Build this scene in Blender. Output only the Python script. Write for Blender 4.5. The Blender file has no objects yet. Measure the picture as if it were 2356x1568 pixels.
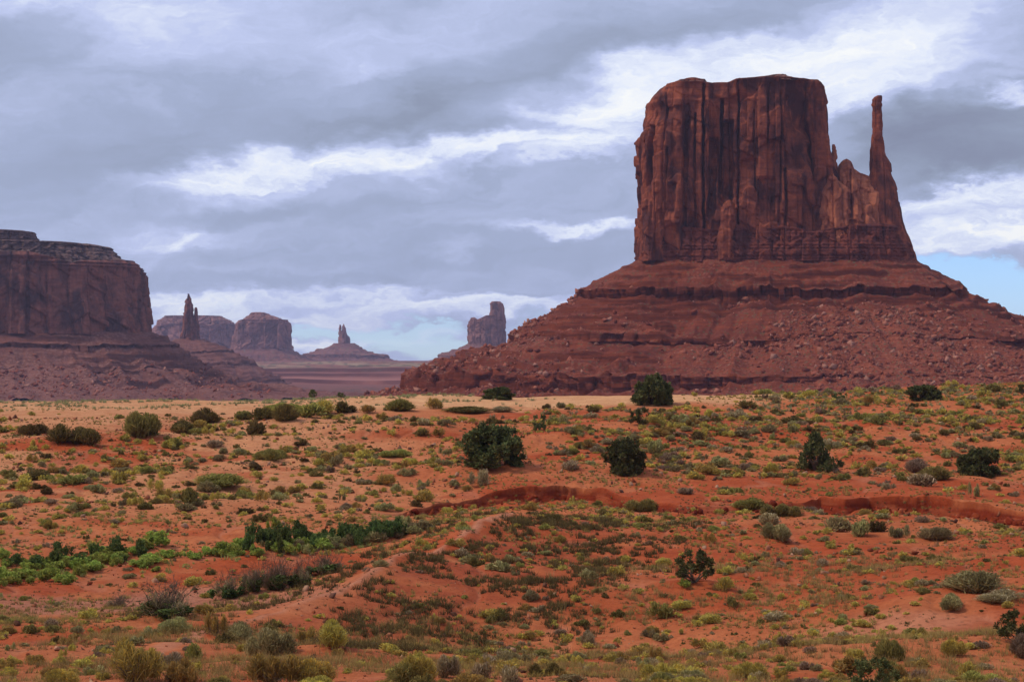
import bpy, math, random
import numpy as np

# ------------------------------------------------------------------ frame
F, U0, VH = 4396.0, 1178.0, 830.0      # focal length, centre column and eye-level row of the photograph (2356 px wide)
CZ = 60.0                              # eye height above datum
R = math.radians
scene = bpy.context.scene
col = scene.collection

# ------------------------------------------------------------------ camera
cam = bpy.data.cameras.new("camera")
cam_o = bpy.data.objects.new("camera", cam)
col.objects.link(cam_o)
cam.sensor_width = 36.0
cam.lens = 36.0 * F / 2356.0
cam.shift_y = (VH - 784.0) / 2356.0
cam.clip_start = 0.5
cam.clip_end = 60000
cam_o.location = (0, 0, CZ)
cam_o.rotation_euler = (R(90), 0, 0)
scene.camera = cam_o

# ------------------------------------------------------------------ light
SUN_EL, SUN_AZ = R(50), R(-93)         # azimuth measured from +Y (view direction) towards +X
scene.view_settings.view_transform = 'Standard'
scene.view_settings.look = 'None'
scene.view_settings.exposure = 0.0
scene.view_settings.gamma = 1.0
scene.view_settings.use_curve_mapping = False
scene.cycles.max_bounces = 6
scene.cycles.diffuse_bounces = 3
scene.cycles.volume_bounces = 0
scene.cycles.use_denoising = True
scene.cycles.denoiser = 'OPENIMAGEDENOISE'
scene.cycles.denoising_input_passes = 'RGB_ALBEDO_NORMAL'
scene.cycles.denoising_prefilter = 'ACCURATE'
scene.cycles.transparent_max_bounces = 8

sun = bpy.data.lights.new("sun", 'SUN')
sun.energy = 2.3
sun.angle = R(10)
sun.color = (1.0, 0.93, 0.82)
sun_o = bpy.data.objects.new("sun", sun)
col.objects.link(sun_o)
from mathutils import Vector
sd = Vector((math.sin(SUN_AZ) * math.cos(SUN_EL), math.cos(SUN_AZ) * math.cos(SUN_EL), math.sin(SUN_EL)))
sun_o.rotation_euler = (-sd).to_track_quat('-Z', 'Y').to_euler()
sun_o.location = (0, 0, CZ + 500)


class NT:
    """thin wrapper for building node trees"""
    def __init__(s, nt):
        s.nt = nt

    def n(s, typ, ins=None, **kw):
        nd = s.nt.nodes.new(typ)
        for k, v in kw.items():
            setattr(nd, k, v)
        for k, v in (ins or {}).items():
            sock = nd.inputs[k]
            if hasattr(v, 'is_output') or isinstance(v, bpy.types.NodeSocket):
                s.nt.links.new(v, sock)
            else:
                sock.default_value = v
        return nd

    def m(s, op, a, b=0.0, c=0.0, clamp=False):
        nd = s.n('ShaderNodeMath', {0: a, 1: b, 2: c}, operation=op, use_clamp=clamp)
        return nd.outputs[0]

    def vm(s, op, a, b=(0, 0, 0)):
        nd = s.n('ShaderNodeVectorMath', {0: a, 1: b}, operation=op)
        return nd.outputs[0]

    def noise(s, vec, scale, detail=4, rough=0.55, dist=0.0, out='Fac'):
        nd = s.n('ShaderNodeTexNoise', {'Vector': vec, 'Scale': scale, 'Detail': detail, 'Roughness': rough, 'Distortion': dist})
        return nd.outputs[out]

    def ramp(s, fac, stops, interp='LINEAR'):
        nd = s.n('ShaderNodeValToRGB', {'Fac': fac})
        cr = nd.color_ramp
        cr.interpolation = interp
        while len(cr.elements) < len(stops):
            cr.elements.new(0.5)
        for e, (p, c) in zip(cr.elements, stops):
            e.position = p
            if not isinstance(c, (tuple, list)):
                c = (c, c, c)
            e.color = (c[0], c[1], c[2], 1)
        return nd.outputs[0]

    def mix(s, fac, a, b, blend='MIX'):
        nd = s.n('ShaderNodeMix', {0: fac, 6: a, 7: b}, data_type='RGBA', blend_type=blend)
        return nd.outputs[2]

    def sstep(s, x, lo, hi):
        nd = s.n('ShaderNodeMapRange', {0: x, 1: lo, 2: hi, 3: 0.0, 4: 1.0}, interpolation_type='SMOOTHSTEP')
        return nd.outputs[0]


# ------------------------------------------------------------------ sky: clear Nishita sky with a broken cloud deck in front of it
world = bpy.data.worlds.new("World")
scene.world = world
world.use_nodes = True
world.node_tree.nodes.clear()
W = NT(world.node_tree)
tc = W.n('ShaderNodeTexCoord')
dirv = W.vm('NORMALIZE', tc.outputs['Generated'])
sx = W.n('ShaderNodeSeparateXYZ', {0: dirv})
az = W.m('ARCTAN2', sx.outputs[0], sx.outputs[1])
el = W.m('ARCSINE', sx.outputs[2])
# cloud-deck coordinates: the deck is a flat layer overhead, so streaks close up towards the horizon
den = W.m('ADD', W.m('MAXIMUM', sx.outputs[2], 0.0), 0.10)
deck = W.n('ShaderNodeCombineXYZ', {0: W.m('DIVIDE', sx.outputs[0], den), 1: W.m('DIVIDE', sx.outputs[1], den), 2: 0.0}).outputs[0]
ang = W.n('ShaderNodeCombineXYZ', {0: az, 1: el, 2: 0.0}).outputs[0]
wst = W.vm('MULTIPLY', ang, (1.0, 2.2, 1.0))
warp1 = W.noise(wst, 16, 6, 0.6, 0, 'Color')
warp = W.vm('MULTIPLY', W.vm('SUBTRACT', warp1, (.5, .5, .5)), (0.085, 0.042, 0))
angw = W.vm('ADD', ang, warp)
warp2 = W.noise(wst, 60, 5, 0.62, 0, 'Color')
angw = W.vm('ADD', angw, W.vm('MULTIPLY', W.vm('SUBTRACT', warp2, (.5, .5, .5)), (0.013, 0.007, 0)))


def blobs(base, lst, vec):
    acc = base
    for (u, v, su, sv, rot, amp) in lst:
        a = math.atan((u - U0) / F)
        e = math.atan((VH - v) / F * math.cos(a))
        mp = W.n('ShaderNodeMapping', {'Vector': vec, 'Location': (a, e, 0), 'Rotation': (0, 0, R(rot)),
                                       'Scale': (su / F, sv / F, 1)}, vector_type='TEXTURE')
        g = W.n('ShaderNodeTexGradient', {'Vector': mp.outputs[0]}, gradient_type='SPHERICAL')
        sm = W.sstep(g.outputs['Fac'], 0.0, 1.0)
        acc = W.m('MULTIPLY_ADD', sm, amp, acc)
    return acc


bright = [
    (300, 20, 700, 200, 0, .17), (60, 120, 380, 110, 6, -.14), (700, 130, 800, 150, 8, .06),
    (420, 320, 850, 200, 9, -.13), (1150, 200, 700, 120, 13, -.16), (1650, 60, 700, 90, 8, -.12), (2330, 60, 240, 120, 0, -.10),
    (640, 388, 460, 80, 10, .28), (440, 412, 240, 48, 8, .22), (960, 352, 460, 66, 4, .29), (620, 345, 120, 40, 20, .14),
    (1330, 330, 330, 55, 10, .30), (1330, 262, 360, 85, 12, .27), (1150, 225, 300, 50, 14, .16), (1180, 305, 360, 34, 2, -.22),
    (900, 268, 420, 34, 10, -.08), (1430, 230, 240, 70, 10, .10), (1700, 150, 600, 130, 12, .26), (2050, 110, 560, 170, 8, .30),
    (1560, 130, 240, 60, 18, .14), (1900, 215, 420, 60, 8, .16),
    (2160, 290, 420, 110, 12, -.38), (2280, 370, 380, 80, 12, -.32), (2120, 370, 280, 70, 0, -.12), (2330, 212, 90, 28, -4, .42),
    (2240, 165, 200, 26, 10, -.12), (2200, 455, 480, 65, 8, .30), (2200, 545, 420, 55, 10, .34), (2330, 500, 200, 40, 5, .22),
    (1000, 575, 900, 110, 2, -.07), (900, 440, 700, 60, 4, -.02), (1330, 519, 320, 24, 3, .25), (1420, 500, 140, 16, 3, .12),
    (410, 535, 240, 55, 2, .12), (430, 540, 80, 26, 25, .14), (1030, 580, 110, 40, -8, .10), (1180, 368, 110, 22, 20, -.16),
    (1260, 372, 160, 16, 4, .14), (800, 470, 500, 40, 6, -.10), (700, 655, 700, 30, 0, -.06),
    (1000, 700, 900, 34, -1, .30), (420, 712, 280, 40, -2, .34), (760, 735, 460, 30, 2, .28), (1000, 690, 420, 14, 3, -.16),
    (740, 800, 180, 30, 2, .34), (940, 778, 200, 22, 2, .36), (2200, 575, 240, 22, 5, .10),
]
wst2 = W.vm('MULTIPLY', W.n('ShaderNodeMapping', {'Vector': angw, 'Rotation': (0, 0, R(-8))}).outputs[0], (1.0, 4.2, 1.0))
nz1 = W.noise(wst2, 10, 7, 0.62, 0.4)
nz2 = W.noise(deck, 1.1, 5, 0.55, 0.3)
b = blobs(0.50, bright, angw)
b = W.m('MULTIPLY_ADD', W.m('SUBTRACT', nz1, 0.5), 0.44, b)
far_side = W.sstep(W.m('ABSOLUTE', az), 0.32, 0.7)
overhead = W.sstep(el, 0.22, 0.5)
outside = W.m('MAXIMUM', far_side, overhead)
b = W.m('MULTIPLY_ADD', W.m('MULTIPLY', W.m('SUBTRACT', nz2, 0.45), outside), 0.9, b)
# texture grows in the bright, broken parts
b = W.m('MULTIPLY_ADD', W.m('MULTIPLY', W.m('SUBTRACT', W.noise(wst2, 45, 5, 0.65), 0.5), W.sstep(b, 0.45, 0.8)), 0.40, b)
bil = W.m('ABSOLUTE', W.m('SUBTRACT', W.noise(wst2, 19, 5, 0.6, 0.3), 0.5))
b = W.m('MULTIPLY_ADD', W.m('MULTIPLY', W.m('SUBTRACT', 0.09, bil), W.m('MULTIPLY', W.sstep(b, 0.50, 0.72), W.m('SUBTRACT', 1.0, W.m('MULTIPLY', W.sstep(el, 0.10, 0.16), 0.7)))), 1.0, b)
cloud_col = W.ramp(b, [(0.0, (0.23, 0.26, 0.37)), (0.25, (0.295, 0.345, 0.475)), (0.45, (0.38, 0.445, 0.635)), (0.62, (0.54, 0.61, 0.88)),
                       (0.84, (0.80, 0.86, 1.0)), (1.0, (0.97, 0.99, 1.0))])
holes = [
    (2330, 690, 360, 130, -8, 1.5), (2250, 620, 260, 50, 6, .9), (2120, 640, 140, 60, -20, .5), (860, 765, 380, 36, 0, .95), (720, 762, 110, 26, 4, .5),
    (1010, 800, 320, 36, 0, 1.0), (560, 715, 60, 12, 0, .3), (1260, 740, 200, 50, 0, .5), (1030, 755, 240, 20, 2, .35), (470, 715, 70, 10, 5, .35),
    (1350, 830, 800, 60, 0, .3),
]
h = blobs(0.0, holes, angw)
h = W.m('MULTIPLY_ADD', W.m('SUBTRACT', W.noise(wst2, 26, 7, 0.65), 0.5), W.m('MULTIPLY', W.sstep(h, 0.05, 0.4), 1.1), h)
h = W.m('ADD', h, W.m('MULTIPLY', W.m('MULTIPLY', W.sstep(nz2, 0.52, 0.64), far_side), 0.8))
hole = W.sstep(h, 0.22, 0.95)
cover = W.m('SUBTRACT', 1.0, W.m('MULTIPLY', hole, 0.88))
sky = W.n('ShaderNodeTexSky', sky_type='NISHITA')
sky.sun_disc = False
sky.sun_elevation = SUN_EL
sky.sun_rotation = SUN_AZ
sky.altitude = 1600
sky.dust_density = 0.4
sky.ozone_density = 1.6
skyc = W.mix(1.0, sky.outputs[0], (0.72, 0.93, 1.34, 1), 'MULTIPLY')
bg_sky = W.n('ShaderNodeBackground', {'Color': skyc, 'Strength': 0.13})
bg_cl = W.n('ShaderNodeBackground', {'Color': cloud_col, 'Strength': 1.0})
mx = W.n('ShaderNodeMixShader', {0: cover, 1: bg_sky.outputs[0], 2: bg_cl.outputs[0]})
wo = W.n('ShaderNodeOutputWorld', {'Surface': mx.outputs[0]})


# ================================================================== numeric helpers
def _h(ix, iy, iz, seed):
    n = (ix.astype(np.int64) * 374761393 + iy.astype(np.int64) * 668265263 + iz.astype(np.int64) * 2147483647 + seed * 1274126177) & 0xFFFFFFFF
    n = ((n ^ (n >> 13)) * 1274126177) & 0xFFFFFFFF
    n = ((n ^ (n >> 16)) * 2246822519) & 0xFFFFFFFF
    return ((n ^ (n >> 15)) & 0xFFFFFF) / float(0xFFFFFF) * 2 - 1


def vnoise(x, y, z=0.0, seed=0):
    """smooth value noise, about -1..1"""
    x, y, z = np.broadcast_arrays(np.asarray(x, float), np.asarray(y, float), np.asarray(z, float))
    ix, iy, iz = np.floor(x), np.floor(y), np.floor(z)
    fx, fy, fz = x - ix, y - iy, z - iz
    fx, fy, fz = (t * t * t * (t * (t * 6 - 15) + 10) for t in (fx, fy, fz))
    out = 0
    for dx in (0, 1):
        for dy in (0, 1):
            for dz in (0, 1):
                w = (fx if dx else 1 - fx) * (fy if dy else 1 - fy) * (fz if dz else 1 - fz)
                out = out + w * _h(ix + dx, iy + dy, iz + dz, seed)
    return out


def fbm(x, y, z=0.0, seed=0, octv=4, gain=0.5):
    a, t, s = 1.0, 0.0, 0.0
    x, y, z = np.asarray(x, float), np.asarray(y, float), np.asarray(z, float)
    for o in range(octv):
        t = t + a * vnoise(x, y, z, seed + o * 17)
        s += a
        a *= gain
        x, y, z = x * 2.03 + 13.1, y * 2.03 + 7.7, z * 2.03 + 3.3
    return t / s


def ss(x, lo, hi):
    t = np.clip((np.asarray(x, float) - lo) / (hi - lo), 0, 1)
    return t * t * (3 - 2 * t)


def set_props(o, label=None, category=None, group=None, kind=None):
    if label:
        o['label'] = label
    if category:
        o['category'] = category
    if group:
        o['group'] = group
    if kind:
        o['kind'] = kind
    return o


def empty(name, loc):
    o = bpy.data.objects.new(name, None)
    o.empty_display_size = 1.0
    col.objects.link(o)
    o.location = loc
    return o


def mesh_data(name, V, faces, mat, colors=None, smooth=False):
    """faces: array [n,3] / [n,4] or list of such arrays"""
    me = bpy.data.meshes.new(name)
    V = np.asarray(V, np.float32)
    if not isinstance(faces, list):
        faces = [faces]
    faces = [np.asarray(f, np.int32) for f in faces if len(f)]
    me.vertices.add(len(V))
    me.vertices.foreach_set('co', V.ravel())
    loops = np.concatenate([f.ravel() for f in faces])
    sizes = np.concatenate([np.full(len(f), f.shape[1], np.int32) for f in faces])
    starts = np.concatenate([[0], np.cumsum(sizes)[:-1]]).astype(np.int32)
    me.loops.add(len(loops))
    me.loops.foreach_set('vertex_index', loops)
    me.polygons.add(len(sizes))
    me.polygons.foreach_set('loop_start', starts)
    me.polygons.foreach_set('loop_total', sizes)
    if smooth:
        me.polygons.foreach_set('use_smooth', np.ones(len(sizes), bool))
    me.update(calc_edges=True)
    if colors is not None:
        at = me.color_attributes.new('tone', 'FLOAT_COLOR', 'POINT')
        c4 = np.ones((len(V), 4), np.float32)
        c4[:, :3] = colors
        at.data.foreach_set('color', c4.ravel())
    if mat is not None:
        me.materials.append(mat)
    return me


def link(name, me, parent=None, loc=None):
    o = bpy.data.objects.new(name, me)
    col.objects.link(o)
    if parent is not None:
        o.parent = parent
    if loc is not None:
        o.location = loc
    return o


def grid_faces(n, m, wrap):
    i = np.arange(n - 1)[:, None]
    j = np.arange(m if wrap else m - 1)[None, :]
    j2 = (j + 1) % m
    a = i * m + j
    bb = i * m + j2
    c = (i + 1) * m + j2
    d = (i + 1) * m + j
    return np.stack([a, bb, c, d], -1).reshape(-1, 4)


# ================================================================== materials
def new_mat(name):
    mt = bpy.data.materials.new(name)
    mt.use_nodes = True
    mt.node_tree.nodes.clear()
    return mt, NT(mt.node_tree)


def finish(N, color, rough=0.95, bump=None, bump_d=0.3, bump_s=1.0, spec=0.1):
    p = N.n('ShaderNodeBsdfPrincipled', {'Base Color': color, 'Roughness': rough, 'Specular IOR Level': spec})
    if bump is not None:
        bn = N.n('ShaderNodeBump', {'Height': bump, 'Distance': bump_d, 'Strength': bump_s})
        N.nt.links.new(bn.outputs[0], p.inputs['Normal'])
    N.n('ShaderNodeOutputMaterial', {'Surface': p.outputs[0]})


def cliff_mat(name, base, pale, varnish, scale=1.0, var_amt=0.75):
    mt, N = new_mat(name)
    pos = N.n('ShaderNodeNewGeometry').outputs['Position']
    st = N.vm('MULTIPLY', pos, (1 / scale, 1 / scale, 0.45 / scale))
    hz = N.vm('MULTIPLY', pos, (0.10 / scale, 0.10 / scale, 1.0 / scale))
    n1 = N.noise(st, 0.075, 6, 0.62, 0.5)
    n2 = N.noise(st, 0.30, 5, 0.6)
    n3 = N.noise(N.vm('MULTIPLY', pos, (1 / scale,) * 3), 0.05, 4, 0.6, 0.8)
    bed = N.noise(hz, 0.28, 4, 0.6)
    c = N.mix(N.ramp(n2, [(.25, 0.0), (.8, 1.0)]), base, pale)
    c = N.mix(N.m('MULTIPLY', N.ramp(n1, [(.44, 0.0), (.60, 1.0)]), var_amt), c, varnish)
    c = N.mix(N.m('MULTIPLY', N.ramp(n3, [(.52, 0.0), (.66, 1.0)]), var_amt * .5), c, varnish)
    c = N.mix(N.m('MULTIPLY', N.ramp(bed, [(.46, 0.0), (.52, 1.0), (.58, 0.0)]), .30), c, varnish)
    # fresh rock-fall scars, brighter and redder
    scar = N.ramp(N.noise(N.vm('MULTIPLY', pos, (1 / scale, 1 / scale, .5 / scale)), 0.075, 4, 0.6, 1.2), [(.63, 0.0), (.68, 1.0)])
    c = N.mix(N.m('MULTIPLY', scar, .5), c, tuple(min(1, x * 1.25) for x in pale[:3]) + (1,))
    hgt = N.m('ADD', N.m('MULTIPLY', n2, 0.7), N.m('MULTIPLY', bed, 0.5))
    hgt = N.m('ADD', hgt, N.m('MULTIPLY', N.noise(st, 1.6, 4, 0.65), 0.35))
    finish(N, c, 0.93, hgt, 1.6 * scale, 0.5)
    return mt


def talus_mat(name, base, dark, stone, scale=1.0, green=None):
    mt, N = new_mat(name)
    g = N.n('ShaderNodeNewGeometry')
    pos = g.outputs['Position']
    ps = N.vm('MULTIPLY', pos, (1 / scale,) * 3)
    nz = N.n('ShaderNodeSeparateXYZ', {0: g.outputs['True Normal']}).outputs[2]
    steep = N.m('SUBTRACT', 1.0, N.sstep(nz, 0.35, 0.70))
    hz = N.vm('MULTIPLY', ps, (0.05, 0.05, 1.0))
    bed = N.noise(hz, 0.55, 4, 0.62)
    n1 = N.noise(ps, 0.05, 6, 0.62, 0.5)
    n2 = N.noise(ps, 0.35, 6, 0.65)
    c = N.mix(N.ramp(n1, [(.32, 0.0), (.68, 1.0)]), base, dark)
    c = N.mix(N.m('MULTIPLY', N.ramp(bed, [(.42, 0.0), (.50, 1.0), (.58, 0.0)]), .8), c, dark)
    # scattered rubble
    vo = N.n('ShaderNodeTexVoronoi', {'Vector': ps, 'Scale': 0.42, 'Randomness': 1.0})
    dens = N.ramp(N.noise(ps, 0.017, 4, 0.6, 0.5), [(.40, 0.0), (.58, 1.0)])
    scree = N.m('MULTIPLY', N.n('ShaderNodeAttribute', attribute_name='tone').outputs['Fac'], 0.9)
    dens = N.m('MAXIMUM', dens, scree)
    sp = N.m('MULTIPLY', N.m('LESS_THAN', vo.outputs['Distance'], 0.42), N.m('GREATER_THAN', N.n('ShaderNodeSeparateColor', {0: vo.outputs['Color']}).outputs[0], 0.45))
    c = N.mix(N.m('MULTIPLY', N.m('MULTIPLY', sp, dens), .75), c, N.mix(n2, stone, dark))
    c = N.mix(N.m('MULTIPLY', N.ramp(n2, [(.52, 0.0), (.62, 1.0)]), N.m('MULTIPLY', dens, .35)), c, stone)
    c = N.mix(N.m('MULTIPLY', scree, N.ramp(N.noise(ps, 0.16, 5, 0.7), [(.35, .0), (.65, .55)])), c, tuple(.5 * x + .5 * y for x, y in zip(stone[:3], base[:3])) + (1,))
    if green is not None:
        vg = N.n('ShaderNodeTexVoronoi', {'Vector': ps, 'Scale': 0.4})
        gm = N.m('MULTIPLY', N.m('LESS_THAN', vg.outputs['Distance'], 0.36), N.m('GREATER_THAN', N.n('ShaderNodeSeparateColor', {0: vg.outputs['Color']}).outputs[1], 0.6))
        c = N.mix(N.m('MULTIPLY', gm, .7), c, green)
    # ledge faces: bare bedded rock, its varnish and overhang shade painted darker
    led = N.mix(N.ramp(bed, [(.40, 0.0), (.60, 1.0)]), tuple(x * .72 for x in base[:3]) + (1,), tuple(x * .62 for x in dark[:3]) + (1,))
    c = N.mix(N.m('MULTIPLY', steep, .85), c, led)
    hgt = N.m('ADD', N.m('MULTIPLY', n2, 1.0), N.m('MULTIPLY', sp, 0.5))
    hgt = N.m('ADD', hgt, N.m('MULTIPLY', bed, 0.6))
    finish(N, c, 0.95, hgt, 1.2 * scale, 0.9)
    return mt


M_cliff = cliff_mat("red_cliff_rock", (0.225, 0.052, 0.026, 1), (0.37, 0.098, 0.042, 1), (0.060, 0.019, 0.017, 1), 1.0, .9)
M_orange = cliff_mat("orange_cliff_rock", (0.37, 0.100, 0.045, 1), (0.56, 0.180, 0.075, 1), (0.15, 0.042, 0.028, 1), 0.8, .6)  # lighter, more orange, less varnished version of the cliff rock
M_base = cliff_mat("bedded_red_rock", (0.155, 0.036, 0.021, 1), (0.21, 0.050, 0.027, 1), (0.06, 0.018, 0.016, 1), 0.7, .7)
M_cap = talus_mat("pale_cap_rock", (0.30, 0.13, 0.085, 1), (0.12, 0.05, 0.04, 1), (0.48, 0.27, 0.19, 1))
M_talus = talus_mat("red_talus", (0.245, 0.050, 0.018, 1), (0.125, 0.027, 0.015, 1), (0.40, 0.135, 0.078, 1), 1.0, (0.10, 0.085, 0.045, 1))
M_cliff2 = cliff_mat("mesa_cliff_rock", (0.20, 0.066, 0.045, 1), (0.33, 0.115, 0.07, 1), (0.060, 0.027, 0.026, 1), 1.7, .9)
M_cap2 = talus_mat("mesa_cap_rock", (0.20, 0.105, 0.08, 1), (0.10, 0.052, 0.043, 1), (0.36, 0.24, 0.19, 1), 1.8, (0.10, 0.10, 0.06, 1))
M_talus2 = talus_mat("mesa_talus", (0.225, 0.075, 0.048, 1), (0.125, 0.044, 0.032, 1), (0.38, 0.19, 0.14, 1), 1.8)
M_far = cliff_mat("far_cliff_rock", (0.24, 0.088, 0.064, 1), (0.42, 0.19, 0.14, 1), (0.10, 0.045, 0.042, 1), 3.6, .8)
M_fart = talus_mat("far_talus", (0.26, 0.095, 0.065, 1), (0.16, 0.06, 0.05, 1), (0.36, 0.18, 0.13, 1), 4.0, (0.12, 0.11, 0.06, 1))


def boulder_mat():
    mt, N = new_mat("fallen_rock")
    pos = N.n('ShaderNodeTexCoord').outputs['Object']
    rnd = N.n('ShaderNodeAttribute', attribute_name='tone').outputs['Color']
    n = N.noise(pos, 1.3, 5, 0.6)
    c = N.mix(N.ramp(n, [(.3, 0.0), (.7, 1.0)]), N.mix(1.0, rnd, (0.70, 0.62, 0.6, 1), 'MULTIPLY'), rnd)
    finish(N, c, 0.93, n, 0.4, 0.7)
    return mt


M_boulder = boulder_mat()


def ground_mat():
    mt, N = new_mat("desert_ground")
    pos = N.n('ShaderNodeNewGeometry').outputs['Position']
    zone = N.n('ShaderNodeAttribute', attribute_name='tone').outputs['Color']
    n1 = N.noise(pos, 0.35, 6, 0.62, 0.6)
    n2 = N.noise(pos, 2.4, 6, 0.68)
    n3 = N.noise(pos, 11.0, 4, 0.7)
    c = N.mix(N.ramp(n1, [(.30, 0.0), (.70, 1.0)]), N.mix(1.0, zone, (0.84, 0.74, 0.70, 1), 'MULTIPLY'), N.mix(1.0, zone, (1.10, 1.16, 1.20, 1), 'MULTIPLY'))
    c = N.mix(N.m('MULTIPLY', N.ramp(n2, [(.48, 0.0), (.62, 1.0)]), .5), c, N.mix(1.0, zone, (0.62, 0.52, 0.50, 1), 'MULTIPLY'))
    c = N.mix(N.m('MULTIPLY', N.ramp(n3, [(.60, 0.0), (.70, 1.0)]), .30), c, N.mix(1.0, zone, (1.25, 1.35, 1.4, 1), 'MULTIPLY'))
    # pebbles and plant litter
    vo = N.n('ShaderNodeTexVoronoi', {'Vector': pos, 'Scale': 3.2})
    lit = N.m('MULTIPLY', N.m('LESS_THAN', vo.outputs['Distance'], 0.30), N.m('GREATER_THAN', N.n('ShaderNodeSeparateColor', {0: vo.outputs['Color']})  .outputs[0], 0.62))
    lit = N.m('MULTIPLY', lit, N.ramp(N.noise(pos, 0.12, 3), [(.42, 0.0), (.6, 1.0)]))
    c = N.mix(N.m('MULTIPLY', lit, .5), c, (0.10, 0.055, 0.03, 1))
    hgt = N.m('ADD', N.m('MULTIPLY', n2, 0.5), N.m('MULTIPLY', n3, 0.22))
    finish(N, c, 0.97, hgt, 0.26, 1.0, 0.05)
    return mt


M_ground = ground_mat()


def plant_mat(name, trans=0.25):
    mt, N = new_mat(name)
    tone = N.n('ShaderNodeAttribute', attribute_name='tone').outputs['Color']
    rnd = N.n('ShaderNodeObjectInfo').outputs['Random']
    hsv = N.n('ShaderNodeHueSaturation', {'Hue': N.m('MULTIPLY_ADD', rnd, 0.05, 0.478), 'Saturation': 1.0,
                                          'Value': N.m('MULTIPLY_ADD', rnd, 0.45, 0.80), 'Color': tone})
    p = N.n('ShaderNodeBsdfPrincipled', {'Base Color': hsv.outputs[0], 'Roughness': 0.9, 'Specular IOR Level': 0.06})
    t = N.n('ShaderNodeBsdfTranslucent', {'Color': hsv.outputs[0]})
    mxs = N.n('ShaderNodeMixShader', {0: trans, 1: p.outputs[0], 2: t.outputs[0]})
    N.n('ShaderNodeOutputMaterial', {'Surface': mxs.outputs[0]})
    return mt


M_plant = plant_mat("shrub_leaves")
M_juniper = plant_mat("juniper_leaves", 0.12)


def bark_mat():
    mt, N = new_mat("grey_bark")
    pos = N.n('ShaderNodeTexCoord').outputs['Object']
    n = N.noise(N.vm('MULTIPLY', pos, (6, 6, 1.2)), 2.0, 5, 0.6)
    finish(N, N.ramp(n, [(.3, (0.065, 0.045, 0.028)), (.7, (0.19, 0.135, 0.09))]), 0.95, n, 0.03, 1.0)
    return mt


M_bark = bark_mat()


# ================================================================== the ground
CREST_U = [-1600, -400, 0, 200, 400, 700, 1000, 1200, 1500, 1700, 1850, 2000, 2150, 2356, 2800, 4000]
CREST_V = [940, 930, 928, 925, 922, 918, 911, 913, 906, 910, 909, 899, 889, 880, 876, 880]
D_TAB = np.array([4, 12, 20, 30, 45, 60, 75, 95, 115, 140, 165, 190, 215, 245, 280], float)
V_TAB = np.array([2300, 2080, 1990, 1850, 1690, 1575, 1478, 1385, 1303, 1208, 1138, 1072, 1003, 950, 0], float)


def crest_v(t):
    return np.interp(U0 + F * t, CREST_U, CREST_V)


def d_of_v(U, V):
    """depth on the smooth base ground seen at photograph pixel U,V"""
    cv = float(crest_v((U - U0) / F))
    vv = V_TAB.copy()
    vv[-1] = cv
    return float(np.interp(-V, -vv, D_TAB))


def w_of(U, V):
    d = d_of_v(U, V)
    return ((U - U0) / F * d, d)


def polar(x, y):
    r = np.hypot(x, y)
    phi = np.arctan2(x, y)
    pc = np.clip(phi, -R(24), R(24))
    return r, phi, r * np.cos(pc), np.tan(pc)


D_FAR = np.array([280, 310, 360, 450, 600, 900, 1400, 2200, 3300, 3780, 3800, 3812, 3960, 4100, 4112, 4290, 4300, 4310, 4560, 4580, 5000, 5600, 6500, 9000, 12000, 20000], float)
Z_FAR = np.array([0, -1.2, -5.0, -14, -26, -40, -46, -47, -46.5, -46, -45, -38, -37, -32, -26, -23, -22, -15, -13, -10.5, -8.0, -3.0, -1.0, 0.5, 2.0, 4.0], float)


def seg_dist(x, y, pts):
    """distance to a polyline, signed side (positive = right of travel), and fraction along"""
    best = np.full(np.shape(x), 1e9)
    side = np.zeros(np.shape(x))
    frac = np.zeros(np.shape(x))
    n = len(pts) - 1
    for i in range(n):
        (x0, y0), (x1, y1) = pts[i], pts[i + 1]
        dx, dy = x1 - x0, y1 - y0
        L2 = dx * dx + dy * dy
        t = np.clip(((x - x0) * dx + (y - y0) * dy) / L2, 0, 1)
        d = np.hypot(x - x0 - t * dx, y - y0 - t * dy)
        s = np.sign((x - x0) * dy - (y - y0) * dx)
        m = d < best
        best = np.where(m, d, best)
        side = np.where(m, s, side)
        frac = np.where(m, (i + t) / n, frac)
    return best, side, frac


# ridge with a worn path along its back, left of the hollow
RIDGE = [w_of(u, v) for (u, v) in [(330, 1520), (480, 1450), (600, 1420), (720, 1398), (830, 1372), (930, 1330), (1000, 1305), (1060, 1272), (1130, 1238), (1190, 1208), (1240, 1190)]]
RIDGE_H = [0.0, 0.35, 0.7, 1.0, 1.15, 1.2, 1.2, 1.1, 0.9, 0.5, 0.0]
# cut bank of the dry wash
BANK_U = [-4000, 700, 860, 930, 1060, 1210, 1330, 1400, 1450, 1560, 1750, 1850, 1890, 1940, 2000, 2150, 2250, 2356, 2600, 6000]
BANK_V = [1195, 1195, 1190, 1180, 1146, 1131, 1127, 1134, 1146, 1161, 1157, 1152, 1144, 1154, 1146, 1149, 1160, 1182, 1200, 1210]
BANK_A = [0, 0, 0.0, 0.3, 0.55, 1.0, 1.1, 0.95, 0.65, 0.36, 0.26, 0.36, 0.9, 0.95, 1.15, 1.4, 1.25, 0.8, 0.6, 0.0]
Y0 = 158.0
_bt = np.linspace(-0.6, 0.6, 2401)
_bd = np.array([d_of_v(U0 + F * t, np.interp(U0 + F * t, BANK_U, BANK_V)) for t in _bt])
_k = np.ones(9) / 9
_bd = np.convolve(np.pad(_bd, 4, mode='edge'), _k, 'valid')


def bank_d(t):
    d = np.interp(t, _bt, _bd)
    X = t * d
    return d + 1.1 * fbm(X * 0.16, 0 * X, 0, 71, 4, 0.6) + .26 * fbm(X * 1.3, 0 * X, 0, 73, 2) + .13 * fbm(X * 4.1, 0 * X, 0, 75, 2)


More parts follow.
